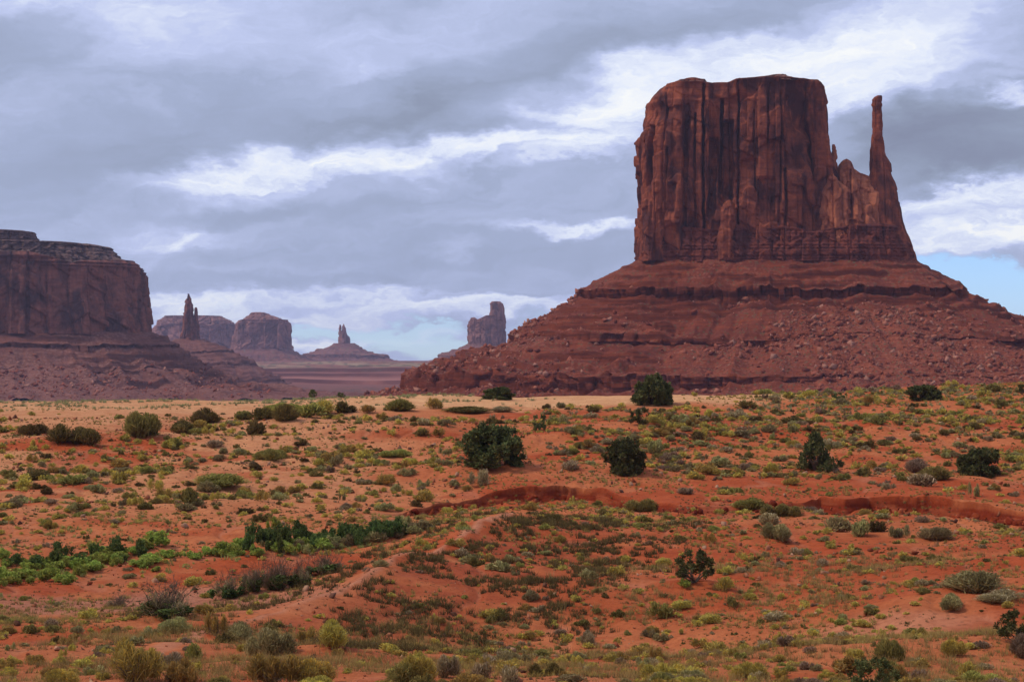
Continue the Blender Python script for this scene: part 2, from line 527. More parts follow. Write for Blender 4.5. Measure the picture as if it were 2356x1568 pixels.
MOUNDS = [  # U, V of centre, half width m, half depth m, height m
    (1150, 1092, 15, 9, 0.9), (1420, 1105, 12, 8, 0.6), (1600, 1352, 3.4, 2.6, 0.55), (2230, 1400, 9, 7, 1.2), (2330, 1340, 12, 8, 1.0), (2150, 1480, 8, 5, 0.5),
    (1300, 1010, 12, 8, 0.7), (1430, 985, 10, 6, 0.6), (1050, 985, 16, 8, 0.5), (1700, 1000, 14, 8, 0.6), (2050, 985, 16, 9, 0.8), (1900, 1040, 10, 6, 0.5),
    (350, 1010, 10, 6, 0.5), (140, 1015, 12, 6, 0.5), (670, 972, 12, 5, 0.4), (520, 1120, 8, 4, 0.4), (200, 1180, 14, 7, 0.7), (60, 1220, 10, 6, 0.5),
    (760, 1500, 3.2, 2.4, 0.3), (310, 1580, 4, 3, 0.35), (620, 1545, 4, 3, 0.3), (1000, 1595, 5, 3, 0.3), (2000, 1620, 5, 3, 0.3), (1760, 1240, 6, 4, 0.35),
    (2240, 1370, 5, 3, 0.4), (480, 1175, 6, 4, 0.35), (1330, 1215, 16, 7, 0.4),
]
HOLLOWS = [(1480, 1440, 17, 15, -1.25), (1200, 1420, 9, 9, -0.5), (180, 1345, 13, 11, -0.8), (560, 1290, 16, 9, -0.55), (1750, 1420, 14, 9, -0.35)]
_MW = [(w_of(u, v), a, bb, hh) for (u, v, a, bb, hh) in MOUNDS + HOLLOWS]


def H(x, y):
    """ground height above datum"""
    x = np.asarray(x, float)
    y = np.asarray(y, float)
    r, phi, d, t = polar(x, y)
    cv = crest_v(t)
    zc = -(cv - VH) / F * 280.0
    near = np.interp(d, D_TAB[:-1], -(V_TAB[:-1] - VH) / F * D_TAB[:-1])
    w = ss(d, 240, 282)
    zn = np.where(d < 245, near, -(950 - VH) / F * 245 + 0 * d)
    z245 = -(950 - VH) / F * 245
    q = np.clip((d - 245) / 35.0, 0, 1)
    zn = np.where(d > 245, z245 + (zc - z245) * (1 - (1 - q) ** 1.6), zn)
    d_w = d + ss(d, 3000, 3700) * (330 * fbm(x / 520, y / 900, 0, 8, 4) + 24 * fbm(x / 60, y / 60, 0, 9, 3))
    far = np.interp(d_w, D_FAR, Z_FAR)
    wf = ss(d, 280, 900)
    z = np.where(d > 280, (zc * (1 - wf)) + far, zn)
    fade = 1 - ss(d, 300, 600)
    nb = ss(d, 3, 30)
    # broad swells and small coppice hummocks
    z = z + fade * nb * (0.55 * fbm(x / 19, y / 13, 0, 3, 3) + 0.26 * fbm(x / 5.5, y / 4.5, 0, 11, 3) * (1 - 0.75 * ss(d, 225, 260) * (1 - ss(t, .08, .2)))
                         + 0.05 * fbm(x / 1.1, y / 1.1, 0, 23, 2))
    for (cx, cy), a, bb, hh in _MW:
        qx = (x - cx) / a
        qy = (y - cy) / bb
        z = z + hh * np.exp(-1.6 * (qx * qx + qy * qy))
    # ridge
    dist, side, fr = seg_dist(x, y, RIDGE)
    rh = np.interp(fr, np.linspace(0, 1, len(RIDGE_H)), RIDGE_H)
    wid = np.where(side > 0, 3.4, 3.0)
    gul = 1 + 0.25 * fbm(x / 2.2, y / 2.2, 0, 41, 3)
    z = z + rh * np.exp(-(dist / (wid * gul)) ** 1.15)
    rill = 1 - np.abs(fbm(x / 4.5 + .5 * fbm(x / 9, y / 9, 0, 51, 2), y / 11, 0, 52, 3)) * 4
    z = z - fade * .20 * np.clip(rill, 0, 1) * ss(d, 60, 80) * (1 - ss(d, 225, 250))
    # the wash and its cut bank
    dn = d
    bd = bank_d(t)
    A = np.interp(U0 + F * t, BANK_U, BANK_A)
    s = dn - bd
    ledge = 0.5 * ss(-s, -0.10, 0.35) + 0.5 * ss(-s, 0.35 + .2 * fbm(x * 1.7, x * 0, 0, 79, 2), 0.95 + 0.5 * fbm(x * .7, x * 0, 0, 77, 3))
    back = 1 - ss(-s, 2.5, 13.0)
    z = z - A * ledge * back
    z = z + A * .55 * (fbm(x / 2.6, y / 2.2, 0, 83, 3) + .25) * ss(-s, 1.4, 2.6) * (1 - ss(-s, 5.0, 8.0))
    z = z + 0.25 * A * np.exp(-np.maximum(s, 0) / 6.0) * (s > 0)
    # far country
    ff = ss(d, 900, 2200)
    z = z + ff * ss(d, 3700, 4000) * (1 - ss(d, 6000, 8000)) * 5.0 * fbm(x / 240, y / 900, 0, 6, 4)
    z = z + ff * (1.6 * fbm(x / 160, y / 160, 0, 5, 4)) * (1 - ss(d, 5200, 7000))
    return z + CZ


def hit(U, V, far=420):
    """where the sight line through photograph pixel U,V first meets the ground"""
    t = (U - U0) / F
    k = -(V - VH) / F
    dd = np.concatenate([np.arange(30, 300, 0.35), np.arange(300, far, 2.0)])
    zz = H(t * dd, dd) - CZ
    below = np.nonzero(zz >= k * dd)[0]
    if len(below) == 0:
        d = 276.0
    else:
        d = dd[below[0]]
    x, y = t * d, d
    return x, y, float(H(np.array([x]), np.array([y]))[0])


def project(x, y, z):
    return U0 + F * x / y, VH - F * (z - CZ) / y


def build_ground():
    fine = np.linspace(R(-19.5), R(19.5), 760)
    rest = np.linspace(R(19.5), R(340.5), 70)[1:-1]
    ph = np.concatenate([fine, rest])
    rows = np.concatenate([
        np.geomspace(3, 45, 26)[:-1], np.arange(45, 125, 0.42), np.arange(125, Y0 - 3, 0.30), np.arange(Y0 - 3, Y0 - 0.6, 0.16), np.arange(Y0 - 0.6, Y0 + 0.4, 0.06),
        np.arange(Y0 + 0.4, Y0 + 3, 0.25), np.arange(Y0 + 3, 240, 0.36), np.arange(240, 300, 0.5), np.geomspace(300, 3700, 90)[1:], np.arange(3730, 4650, 9.0),
        np.geomspace(4650, 11500, 40)])
    Rr, P = np.meshgrid(rows, ph, indexing='ij')
    pc = np.clip(P, -R(24), R(24))
    pc = np.where(P > math.pi, np.clip(P - 2 * math.pi, -R(24), R(24)), pc)
    t = np.tan(pc)
    D = Rr.copy()
    wgt = np.clip(1 - np.abs(Rr - Y0) / 32.0, 0, 1)
    wgt = np.where(np.abs(Rr - Y0) < 3.5, 1.0, np.clip(1 - (np.abs(Rr - Y0) - 3.5) / 30.0, 0, 1))
    D = Rr + wgt * (bank_d(t) - Y0)
    rad = D / np.cos(pc)
    X = rad * np.sin(P)
    Y = rad * np.cos(P)
    Z = H(X, Y)
    # ---- what the ground is made of, place by place (albedo, plus painted shade on the bank face)
    Uc, Vc = U0 + F * t, VH - F * (Z - CZ) / D
    n1 = fbm(X / 14, Y / 9, 0, 101, 4)
    n2 = fbm(X / 4, Y / 3, 0, 131, 4)

    def c3(c):
        return np.array(c)[None, None, :]
    orange, deep, tan, pink, crust = (0.50, 0.146, 0.052), (0.41, 0.078, 0.025), (0.66, 0.335, 0.150), (0.50, 0.195, 0.100), (0.36, 0.080, 0.032)
    C = c3(orange) * np.ones(X.shape + (1,))

    def lay(mask, c):
        nonlocal C
        m = np.clip(mask, 0, 1)[..., None]
        C = C * (1 - m) + c3(c) * m
    lay(0.9 * ss(n1 + .35 * n2, -0.02, 0.28), deep)
    # left slope is paler, sandy
    left = (1 - ss(Uc, 650, 1150)) * ss(-Vc, -1240, -1090)
    lay(left * 0.95 * ss(-n1 - .3 * n2, -0.55, 0.1), (0.58, 0.245, 0.105))
    # right uplands: redder
    lay(0.75 * ss(Uc, 900, 1100) * ss(Vc, 1170, 1230) * (1 - ss(Vc, 1400, 1480)) * ss(n1 + .4 * n2, -.5, .0), deep)
    lay(0.55 * ss(Uc, 850, 1200) * ss(D, 175, 205) * ss(n1 + .4 * n2, -0.25, 0.2), deep)
    # dune crest
    dune_edge = np.interp(Uc, [0, 300, 700, 1000, 1250, 1500, 1750, 1900, 2356], [248, 246, 243, 247, 250, 253, 259, 274, 290])
    lay(ss(D + 7 * n2 + 5 * n1, dune_edge - 4, dune_edge + 9) * (1 - ss(Uc, 1780, 1950)), tan)
    lay(0.6 * ss(D + 7 * n2, dune_edge - 35, dune_edge - 5) * (1 - ss(Uc, 500, 900)), (0.56, 0.25, 0.112))
    # smooth sandy apron by the big junipers
    x1, y1 = w_of(1250, 1100)
    ap = np.exp(-(((X - x1) / 18) ** 2 + ((Y - y1) / 9) ** 2))
    lay(0.8 * ss(ap, 0.25, 0.7), (0.48, 0.130, 0.048))
    # floor of the wash on the left, pale and stony
    x2, y2 = w_of(230, 1370)
    ap = np.exp(-(((X - x2) / 15) ** 2 + ((Y - y2) / 11) ** 2))
    lay(0.9 * ss(ap + .25 * n2, 0.3, 0.75), (0.42, 0.16, 0.088))
    # ridge: trodden pale path on its back, dark crusted flank to the right
    dist, side, fr = seg_dist(X, Y, RIDGE)
    okr = (fr > 0.001) & (fr < 0.999)
    lay(0.8 * okr * (side > 0) * ss(dist, 0.5, 1.6) * (1 - ss(dist, 7, 12 + 3 * n2)) * ss(n2, -.5, .2), crust)
    lay(0.9 * okr * (1 - ss(dist + .5 * n2, 0.12, 0.55)), pink)
    rl = 1 - np.abs(fbm(X / 4.5 + .5 * fbm(X / 9, Y / 9, 0, 51, 2), Y / 11, 0, 52, 3)) * 4
    lay(.4 * ss(rl, .62, .9) * ss(n2, -.5, .2) * (D < 240), pink)
    # pale salt-stained streaks near the mound on the right
    x3, y3 = w_of(2060, 1425)
    ap = np.exp(-(((X - x3) / 6) ** 2 + ((Y - y3) / 5) ** 2))
    lay(0.7 * ss(ap + .3 * n2, 0.45, 0.9), pink)
    # near edge: pinkish sand
    lay(0.55 * ss(Vc, 1440, 1530) * ss(-n1, -.3, .2), (0.48, 0.150, 0.060))
    # raw face of the bank: deep red soil with undercut shade painted in
    s = D - bank_d(t)
    A = np.interp(Uc, BANK_U, BANK_A)
    lay(0.95 * ss(A, 0.15, 0.5) * ss(-s, -0.1, 0.2) * (1 - ss(-s, 1.3, 2.2)), (0.215, 0.030, 0.011))
    face = ss(A, 0.15, 0.5) * ss(-s, -0.1, 0.2) * (1 - ss(-s, 1.3, 2.2))
    lay(.7 * face * ss(vnoise(X * .35, 0 * X, Z * 5.5, 191) + .7 * vnoise(X * 1.8, 0 * X, Z * 2.0, 192), -.2, .5), (0.15, 0.022, 0.009))
    lay(.6 * face * ss(vnoise(X * .9, 0 * X, Z * 4.0, 193), .25, .6), (0.36, 0.085, 0.032))
    # valley floor, grey scrub; then the far red benches
    n3 = fbm(X / 60, Y / 60, 0, 151, 5)
    D = D + ss(D, 3000, 3700) * (330 * fbm(X / 520, Y / 900, 0, 8, 4) + 24 * fbm(X / 60, Y / 60, 0, 9, 3))
    lay(ss(D, 320, 500), (0.20, 0.10, 0.075))
    lay(ss(D, 1500, 2000), (0.125, 0.088, 0.078))
    lay(0.6 * ss(D, 1500, 2000) * ss(n3, 0.0, 0.35), (0.16, 0.085, 0.065))
    lay(ss(D, 2300, 2900), (0.20, 0.080, 0.060))
    lay(ss(D, 3500, 3790), (0.235, 0.085, 0.062))
    bench = 0.5 + 0.5 * np.sin((Z - CZ) * 1.9 + n3)
    for (da, db) in ((3796, 3816), (4098, 4116), (4296, 4314), (4558, 4584)):
        lay(0.85 * ss(fbm(X / 150, Y / 500, 0, 181, 4), -.7, -.05) * ss(D + 6 * n3, da - 12, da) * (1 - ss(D + 6 * n3, db + 10, db + 40)), (0.085, 0.030, 0.028))
    lay(0.8 * ss(D, 3830, 3850) * (1 - ss(D, 3960, 4080)), (0.37, 0.155, 0.115))
    lay(0.8 * ss(D, 4330, 4600) * (1 - ss(D, 5200, 6000)) * ss(n3, -.4, .1), (0.37, 0.27, 0.16))
    n4 = fbm(X / 16, Y / 22, 0, 171, 2)
    lay(0.8 * ss(D, 4200, 4500) * ss(n4, .18, .3), (0.09, 0.085, 0.05))
    lay(0.5 * ss(D, 1500, 1900) * (1 - ss(D, 3300, 3700)) * ss(n4, .1, .3), (0.07, 0.062, 0.05))
    V = np.stack([X, Y, Z], -1).reshape(-1, 3)
    me = mesh_data('ground', V, grid_faces(len(rows), len(ph), True), M_ground, C.reshape(-1, 3), True)
    o = link('ground', me)
    set_props(o, 'red sand desert ground with pale dune crest, dry wash and far valley floor', 'ground', None, 'structure')


build_ground()


# ================================================================== rock formations
class Frame:
    """local frame of a formation: x across the line of sight, y along it (away), z up from eye level"""
    def __init__(s, U, D):
        a = math.atan((U - U0) / F)
        s.U, s.D, s.a = U, D, a
        s.o = np.array([D * math.tan(a), D])
        s.ex = np.array([math.cos(a), -math.sin(a)])
        s.ey = np.array([math.sin(a), math.cos(a)])
        s.rng = D / math.cos(a)
        s.k = s.rng / F * math.cos(a) ** 0     # metres per photograph pixel, across the sight line

    def lx(s, U):
        return s.rng * np.tan(np.arctan((np.asarray(U, float) - U0) / F) - s.a)

    def lz(s, V):
        return (VH - np.asarray(V, float)) / F * s.D

    def world(s, x, y, z):
        return np.stack([s.o[0] + x * s.ex[0] + y * s.ey[0], s.o[1] + x * s.ex[1] + y * s.ey[1], z + CZ], -1)


def superellipse(nt, n, aspect=2.0, front=0.5):
    th = np.linspace(0, 2 * math.pi, 6001)
    c = np.sign(np.cos(th)) * np.abs(np.cos(th)) ** (2 / n)
    s = np.sign(np.sin(th)) * np.abs(np.sin(th)) ** (2 / n)
    L = np.concatenate([[0], np.cumsum(np.hypot(np.diff(c) * aspect, np.diff(s)))])
    u = np.linspace(0, L[-1], nt + 1)[:-1]
    c2, s2 = np.interp(u, L, c), np.interp(u, L, s)
    return c2, s2, u / L[-1]


def columns(s, z, seed, cell, groove, off, zh):
    """vertical jointing of a sandstone wall: columns of unequal width and projection, split by dark clefts and
    broken across where slabs have fallen. s = metres along the wall, z = height. Returns an outward displacement in metres"""
    s = s + 0.16 * cell * fbm(z / (zh * 1.4), s / (cell * 6), 0, seed, 2)
    q = s / cell
    i0 = np.floor(q)
    d1 = np.full(np.shape(q), 9.0)
    d2 = np.full(np.shape(q), 9.0)
    idx = np.zeros(np.shape(q))
    cc = np.zeros(np.shape(q))
    for k in (-1, 0, 1):
        i = i0 + k
        c = i + 0.5 + 0.46 * _h(i, i * 0, i * 0 + 3, seed)
        d = np.abs(q - c)
        m = d < d1
        d2 = np.where(m, d1, np.minimum(d2, d))
        idx = np.where(m, i, idx)
        cc = np.where(m, c, cc)
        d1 = np.where(m, d, d1)
    edge = (d2 - d1) * cell * 0.5
    o1 = _h(idx, idx * 0 + 1, idx * 0, seed + 1)
    o2 = _h(idx, idx * 0 + 2, idx * 0, seed + 2)
    zb = zh * (1.2 + 1.1 * _h(idx, idx * 0 + 5, idx * 0, seed + 3))
    slope = 0.35 * (q - cc) * cell * np.sign(o2)
    step = ss(z + slope, zb - .6, zb + .6 + 2 * np.abs(o2))
    o = o1 - 0.9 * step * (o2 > -0.2)
    hb = zh * (.32 + .2 * o1)
    blk = np.floor((z + slope * 1.6) / hb + 7 * o2)
    o = o + 0.62 * _h(idx, blk, idx * 0 + 4, seed + 6)
    tilt = 0.9 * o2 * (q - cc)
    cleft = np.exp(-(edge / (0.035 * cell + 0.28)) ** 2) * (0.5 + 0.5 * _h(idx, idx * 0 + 9, idx * 0, seed + 4))
    return off * (o + tilt + .1) - groove * cleft


def shell(fr, parent, name, mat, edges, hd, yc, n, nt, nz, zb, ztop=None, jag=1.0, cell=14.0, seed=1, cap=True, capmat=None, ledge=0.0, fine=1.0, rough_top=1.0, carve=(), calm=0):
    """a cliff block. edges: list of (V, U_left, U_right); hd: list of (V, half depth m); zb = V of the foot; ztop: list of (U, V) for the top line"""
    E = np.array(sorted(edges, key=lambda e: -e[0]), float)
    zE = fr.lz(E[:, 0])
    Ls, Rs = fr.lx(E[:, 1]), fr.lx(E[:, 2])
    hdA = np.array(sorted(hd, key=lambda e: -e[0]), float)
    zH = fr.lz(hdA[:, 0])
    z0 = fr.lz(zb)
    z1 = zE[-1]
    f = np.linspace(0, 1, nz)
    zn = z0 + f * (z1 - z0)
    L = np.interp(zn, zE, Ls)
    Rr = np.interp(zn, zE, Rs)
    hdn = np.interp(zn, zH, hdA[:, 1])
    asp = np.max(Rr - L) / 2 / max(hdn.max(), .1)
    cx, cy, u = superellipse(nt, n, asp)
    hw = (Rr - L) / 2 * (1.08 if name == 'thumb_spire' else 1.0)
    xc = (Rr + L) / 2
    X = xc[:, None] + hw[:, None] * cx[None]
    Y = yc + hdn[:, None] * cy[None]
    per = 2 * (np.max(Rr - L) + 2 * hdn.max()) * 0.92
    j0 = int(np.argmin(np.abs(cx) + 4 * (cy > 0)))
    dl = np.hypot(np.diff(X, axis=1, append=X[:, :1]), np.diff(Y, axis=1, append=Y[:, :1]))
    S = np.concatenate([np.zeros((nz, 1)), np.cumsum(dl, 1)[:, :-1]], 1)
    tot = dl.sum(1)[:, None]
    S = S - S[:, j0:j0 + 1]
    S = np.where(S < -tot * .5, S + tot, np.where(S > tot * .5, S - tot, S)) + xc[:, None]
    if ztop is not None:
        T = np.array(ztop, float)
        tx, tz = fr.lx(T[:, 0]), fr.lz(T[:, 1])

        def topz(x):
            return np.interp(x, tx, tz)
        zt = topz(X)
        Z = z0 + f[:, None] * (zt - z0)
    else:
        def topz(x):
            return z1 + 0 * x
        Z = zn[:, None] + 0 * X
    # outward normal of the plan
    nx = np.sign(cx) * np.abs(cx) ** (n - 1)
    ny = np.sign(cy) * np.abs(cy) ** (n - 1) * asp
    ln = np.hypot(nx, ny) + 1e-9
    nx, ny = nx / ln, ny / ln
    zz = Z - z0
    zspan = (z1 - z0)
    d = columns(S, zz, seed, cell, 3.4 * jag, 2.3 * jag, zspan * .45)
    d = d + columns(S + 31, zz, seed + 50, cell * .38, 0.9 * jag * fine, 0.8 * jag * fine, zspan * .3)
    d = d + 1.6 * jag * fbm(X / 16, Y / 16, Z / 26, seed + 90, 4) + 0.32 * jag * fbm(X / 2.6, Y / 2.6, Z / 4.5, seed + 91, 3)
    d = d - d.mean() - .8 * d.std()
    if calm:
        d = d * (1 - .93 * ss(cx * calm, .70, .93)[None] * ss(f, .35, .45)[:, None])
    for (cu0, wpx, depth, va, vb, lean) in carve:
        front = ss(-cy, 0.2, 0.6)[None]
        zc = (fr.lz(va) + fr.lz(vb)) / 2
        zt_, zb_ = max(fr.lz(va), fr.lz(vb)), min(fr.lz(va), fr.lz(vb))
        win = ss(Z, zb_ - 4, zb_ + 4) * (1 - ss(Z, zt_ - 1.2, zt_ + 1.2))
        xx = fr.lx(cu0) + lean * (Z - zc) + 0.8 * fbm(0 * Z, Z / 9, 0, int(cu0), 3)
        ww = wpx * fr.k
        q = np.abs(X - xx) / ww
        d = d - 1.25 * depth * front * win * (1 - ss(q, .65, 1.15))
    if ledge > 0:
        band = fbm(0 * Z, 0 * Z + seed, Z / 2.6 + 0.25 * fbm(X / 40, Y / 40, 0, seed + 8, 2), seed + 95, 3)
        d = d + ledge * np.sign(band) * np.abs(band) ** 0.5
    # slabs that have spalled off, leaving sharp edged shallow scars
    sk = min(1.0, max(.3, zspan / 110.0)) * max(1, jag)
    q1 = fbm(S / (15 * sk), Z / (25 * sk), 0, seed + 70, 2)
    q2 = fbm(S / (6 * sk), Z / (9 * sk), 0, seed + 72, 2)
    spall = 2.4 * jag if jag < 1.6 else 1.0 * jag
    d = d + spall * (ss(q1, -.03, .02) - .5) + .24 * spall * (ss(q2, .02, .07) - .5)
    # bedded caprock near the top
    topf = ss(f, 0.86, 0.95)[:, None]
    bt = vnoise(0 * Z, 0 * Z, Z / 2.2, seed + 97)
    d = d * (1 - 0.55 * topf) + topf * 1.1 * jag * np.sign(bt) * np.abs(bt) ** .6
    # silhouettes keep their mean line
    X = X + d * nx[None]
    Y = Y + d * ny[None]
    rows = [np.stack([X, Y, Z], -1)]
    if cap:
        top = rows[0][-1]
        cxm = np.array([top[:, 0].mean(), top[:, 1].mean()])
        for k in (0.985, 0.95, 0.90, 0.82, 0.72, 0.6, 0.45, 0.3, 0.15, 0.02):
            x = cxm[0] + (top[:, 0] - cxm[0]) * k
            y = cxm[1] + (top[:, 1] - cxm[1]) * k
            lift = rough_top * (0.5 + 2.2 * (1 - k) ** .6) * (0.55 + 0.5 * fbm(x / 9, y / 9, 0, seed + 99, 3))
            z = np.where(k < 0.9, topz(x), top[:, 2] * .5 + .5 * topz(x)) + lift
            rows.append(np.stack([x, y, z], -1)[None])
    P = np.concatenate(rows, 0)
    Wd = fr.world(P[..., 0], P[..., 1], P[..., 2])
    loc = np.array(parent.location)
    me = mesh_data(name, (Wd - loc).reshape(-1, 3), grid_faces(P.shape[0], P.shape[1], True), mat)
    if capmat is not None:
        me.materials.append(capmat)
        nf = len(me.polygons)
        mi = np.zeros(nf, np.int32)
        mi[(nz - 1) * nt:] = 1
        me.polygons.foreach_set('material_index', mi)
    return link(name, me, parent)


def resample(P, step):
    """P: [k,2] polyline; returns points every ~step, keeping the control points, plus fractional index"""
    out, idx = [], []
    for i in range(len(P) - 1):
        L = np.hypot(*(P[i + 1] - P[i]))
        m = max(2, int(math.ceil(L / step)))
        for q in range(m):
            idx.append(i + q / m)
    idx.append(len(P) - 1)
    return np.array(idx)


def apron(fr, parent, name, mat, a, b, xc, yc, n, left, right, nt, step, seed, cover=None, amp=1.0, vref=None, lz=0.0, top=None):
    """talus skirt round an outline (half widths a, b; centre xc, yc in the local frame).
    left/right: matching profiles [(outward px, V)]. cover(theta_c, theta_s) 0..1 buries the ledges under scree"""
    kpx = fr.k
    Lp = np.array(left, float)
    Rp = np.array(right, float)
    Lm = np.stack([Lp[:, 0] * kpx, fr.lz(Lp[:, 1])], -1)
    Rm = np.stack([Rp[:, 0] * kpx, fr.lz(Rp[:, 1])], -1)
    idx = resample((Lm + Rm) / 2, step)
    k = np.arange(len(Lm))
    # smooth version without ledges
    def smooth(Q):
        q = np.stack([np.interp(idx, k, Q[:, 0]), np.interp(idx, k, Q[:, 1])], -1)
        zs = np.interp(q[:, 0], Q[[0, 3, 6, -1], 0] if len(Q) > 8 else Q[[0, -1], 0], Q[[0, 3, 6, -1], 1] if len(Q) > 8 else Q[[0, -1], 1])
        q2 = q.copy()
        q2[:, 1] = q[:, 1] * .1 + zs * .9
        return q, q2
    qL, sL = smooth(Lm)
    qR, sR = smooth(Rm)
    cx, cy, u = superellipse(nt, n, a / b)
    th = np.arctan2(cy, cx)
    wR = ss(np.cos(th), -0.75, 0.75)
    r = qL[:, 0][:, None] * (1 - wR) + qR[:, 0][:, None] * wR
    z = qL[:, 1][:, None] * (1 - wR) + qR[:, 1][:, None] * wR
    rs = sL[:, 1][:, None] * (1 - wR) + sR[:, 1][:, None] * wR
    # outline at outward offset r: corners soften outwards
    ce, se = np.cos(th), np.sin(th)
    e1 = np.exp(-r / (0.35 * a))
    X = (a * cx[None]) * 1.0 + r * (e1 * (np.sign(cx) * np.abs(cx) ** (n - 1))[None] + (1 - e1) * ce[None])
    Y = (b * cy[None]) * 1.0 + r * (e1 * (np.sign(cy) * np.abs(cy) ** (n - 1))[None] + (1 - e1) * se[None])
    nrx = (1 - e1) * ce + e1 * np.sign(cx) * np.abs(cx) ** (n - 1)
    nry = (1 - e1) * se + e1 * np.sign(cy) * np.abs(cy) ** (n - 1)
    ln = np.hypot(nrx, nry) + 1e-9
    nrx, nry = nrx / ln, nry / ln
    arc = np.arctan2(Y, X) * (a + b) / 2 + X * .4
    # how steep is the profile here? steep rows are ledges and get jointed
    dz = np.abs(np.gradient(qL[:, 1]) + np.gradient(qR[:, 1]))
    dr = np.abs(np.gradient(qL[:, 0]) + np.gradient(qR[:, 0])) + 1e-6
    st = ss(dz / dr, 1.1, 2.2)[:, None]
    fr_k = 1 - np.maximum(0, -se)[None] * (b + np.maximum(r, 0)) / fr.D
    z = z * fr_k
    rs = rs * fr_k
    cov = np.zeros_like(X)
    if cover is not None:
        cov = cover(X, Y, r)
    cov = np.clip(cov + (0.55 - .45 * ss(r, 120, 150) * (np.cos(th)[None] < .2)) * ss(fbm(X / (60 * amp), Y / (60 * amp), z / 20, seed + 5, 3), 0.05, 0.40), 0, 1)
    z = z * (1 - cov) + rs * cov
    per_ = 6.4 * amp
    fq = z / per_ + .35 * fbm(X / (50 * amp), Y / (50 * amp), 0, seed + 21, 3)
    fq = fq - np.floor(fq)
    z = z + per_ * .95 * (ss(fq, .40, .60) - fq) * ss(fbm(X / (45 * amp), Y / (45 * amp), z / (9 * amp), seed + 22, 3), -.35, .08) * (1 - cov) * ss(r, 2, 12)
    far_out = ss(r, 0, 40 * amp)
    ends = np.minimum(1, np.arange(len(idx)) / 4.0)[:, None]
    # rills down the scree, broad fans, stony small relief
    ridge = 1 - np.abs(fbm(arc / (26 * amp), r / (160 * amp), 0, seed, 4)) * 2
    z = z + ends * (1 - .75 * st) * (far_out * amp * (5.0 * (ridge - .55)) + amp * 1.3 * fbm(X / (9 * amp), Y / (9 * amp), 0, seed + 2, 4) + amp * .5 * fbm(X / (2.4 * amp), Y / (2.4 * amp), 0, seed + 3, 2))
    dd = ends * (amp * (2.3 * fbm(arc / (34 * amp), z / 60, 0, seed + 7, 4) + 1.2 * st * columns(arc, z, seed + 9, 6.5 * amp, 2.2, 1.6, 9)) + amp * 1.2 * st * vnoise(0 * z, 0 * z, z / (1.2 * amp), seed + 12))
    X = xc + X + dd * nrx
    Y = yc + Y + dd * nry
    if top is not None:
        z = z + top
    Wd = fr.world(X, Y, z)
    loc = np.array(parent.location)
    me = mesh_data(name, (Wd - loc).reshape(-1, 3), grid_faces(len(idx), nt, True), mat, np.repeat(cov.reshape(-1, 1), 3, 1))
    return link(name, me, parent), Wd, cov, st + 0 * X


def root_at(name, fr, zV, **props):
    p = fr.world(0.0, 0.0, fr.lz(zV))
    o = empty(name, tuple(float(v) for v in p))
    set_props(o, **props)
    return o


def cu(c):   # helper: columns of the close crop of the photograph
    return 1409.2 + c * .51343


def cv_(c):
    return 143.8 + c * .51343


# ---------------------------------------------------------------- the great butte with its thumb
DB = 1400.0
fb = Frame(cu(728), DB)
butte = root_at('butte', fb, 975, label='huge dark red butte with a thin thumb spire at its right end', category='butte')
main_edges = [(cv_(900), cu(126), cu(1000)), (cv_(860), cu(126), cu(995)), (cv_(780), cu(128), cu(985)), (cv_(640), cu(125), cu(960)), (cv_(520), cu(121), cu(920)), (cv_(430), cu(119), cu(893)),
              (cv_(380), cu(117), cu(884)), (cv_(345), cu(114), cu(874)), (cv_(318), cu(113), cu(866)), (cv_(290), cu(128), cu(866)), (cv_(272), cu(141), cu(868)), (cv_(240), cu(136), cu(872)),
              (cv_(200), cu(142), cu(874)), (cv_(170), cu(146), cu(876)), (cv_(140), cu(158), cu(880)), (cv_(118), cu(184), cu(884)), (cv_(98), cu(212), cu(888))]
main_top = [(cu(100), cv_(146)), (cu(160), cv_(140)), (cu(182), cv_(127)), (cu(240), cv_(112)), (cu(300), cv_(108)), (cu(415), cv_(108)), (cu(424), cv_(114)), (cu(520), cv_(118)), (cu(560), cv_(102)), (cu(610), cv_(98)), (cu(690), cv_(96)),
            (cu(735), cv_(95)), (cu(800), cv_(96)), (cu(830), cv_(99)), (cu(920), cv_(102)), (cu(1000), cv_(110))]
shell(fb, butte, 'cliff', M_cliff, main_edges, [(cv_(900), 46), (cv_(300), 43), (cv_(98), 37)], 0, 4.2, 900, 190, cv_(900), main_top, 1.15, 16, 5, True, M_cap, calm=1,
      carve=[(cu(183), 6, 7, cv_(300), cv_(560), 0), (cu(335), 5.5, 4, cv_(280), cv_(870), .01), (cu(417), 3.2, 10, cv_(115), cv_(860), .0), (cu(492), 4, 8, cv_(190), cv_(600), .03), (cu(522), 12, 7, cv_(285), cv_(640), 0),
             (cu(568), 2.4, 6, cv_(105), cv_(860), .0), (cu(778), 3, 4, cv_(500), cv_(860), .0), (cu(640), 2.4, 2.5, cv_(240), cv_(600), -.02), (cu(700), 2.4, 2.5, cv_(120), cv_(380), .02), (cu(252), 3, 3, cv_(400), cv_(760), .02),
             (cu(378), 3, 3.5, cv_(250), cv_(840), .0), (cu(455), 10, 4, cv_(360), cv_(700), .03), (cu(822), 24, 6.5, cv_(100), cv_(505), 0), (cu(215), 38, 3.5, cv_(100), cv_(272), 0), (cu(610), 18, 2.5, cv_(455), cv_(560), 0),
             (cu(690), 20, 2.2, cv_(540), cv_(700), 0), (cu(370), 22, 3.0, cv_(110), cv_(285), 0), (cu(730), 12, 2.2, cv_(620), cv_(860), 0), (cu(280), 10, 2.6, cv_(560), cv_(700), .05)])
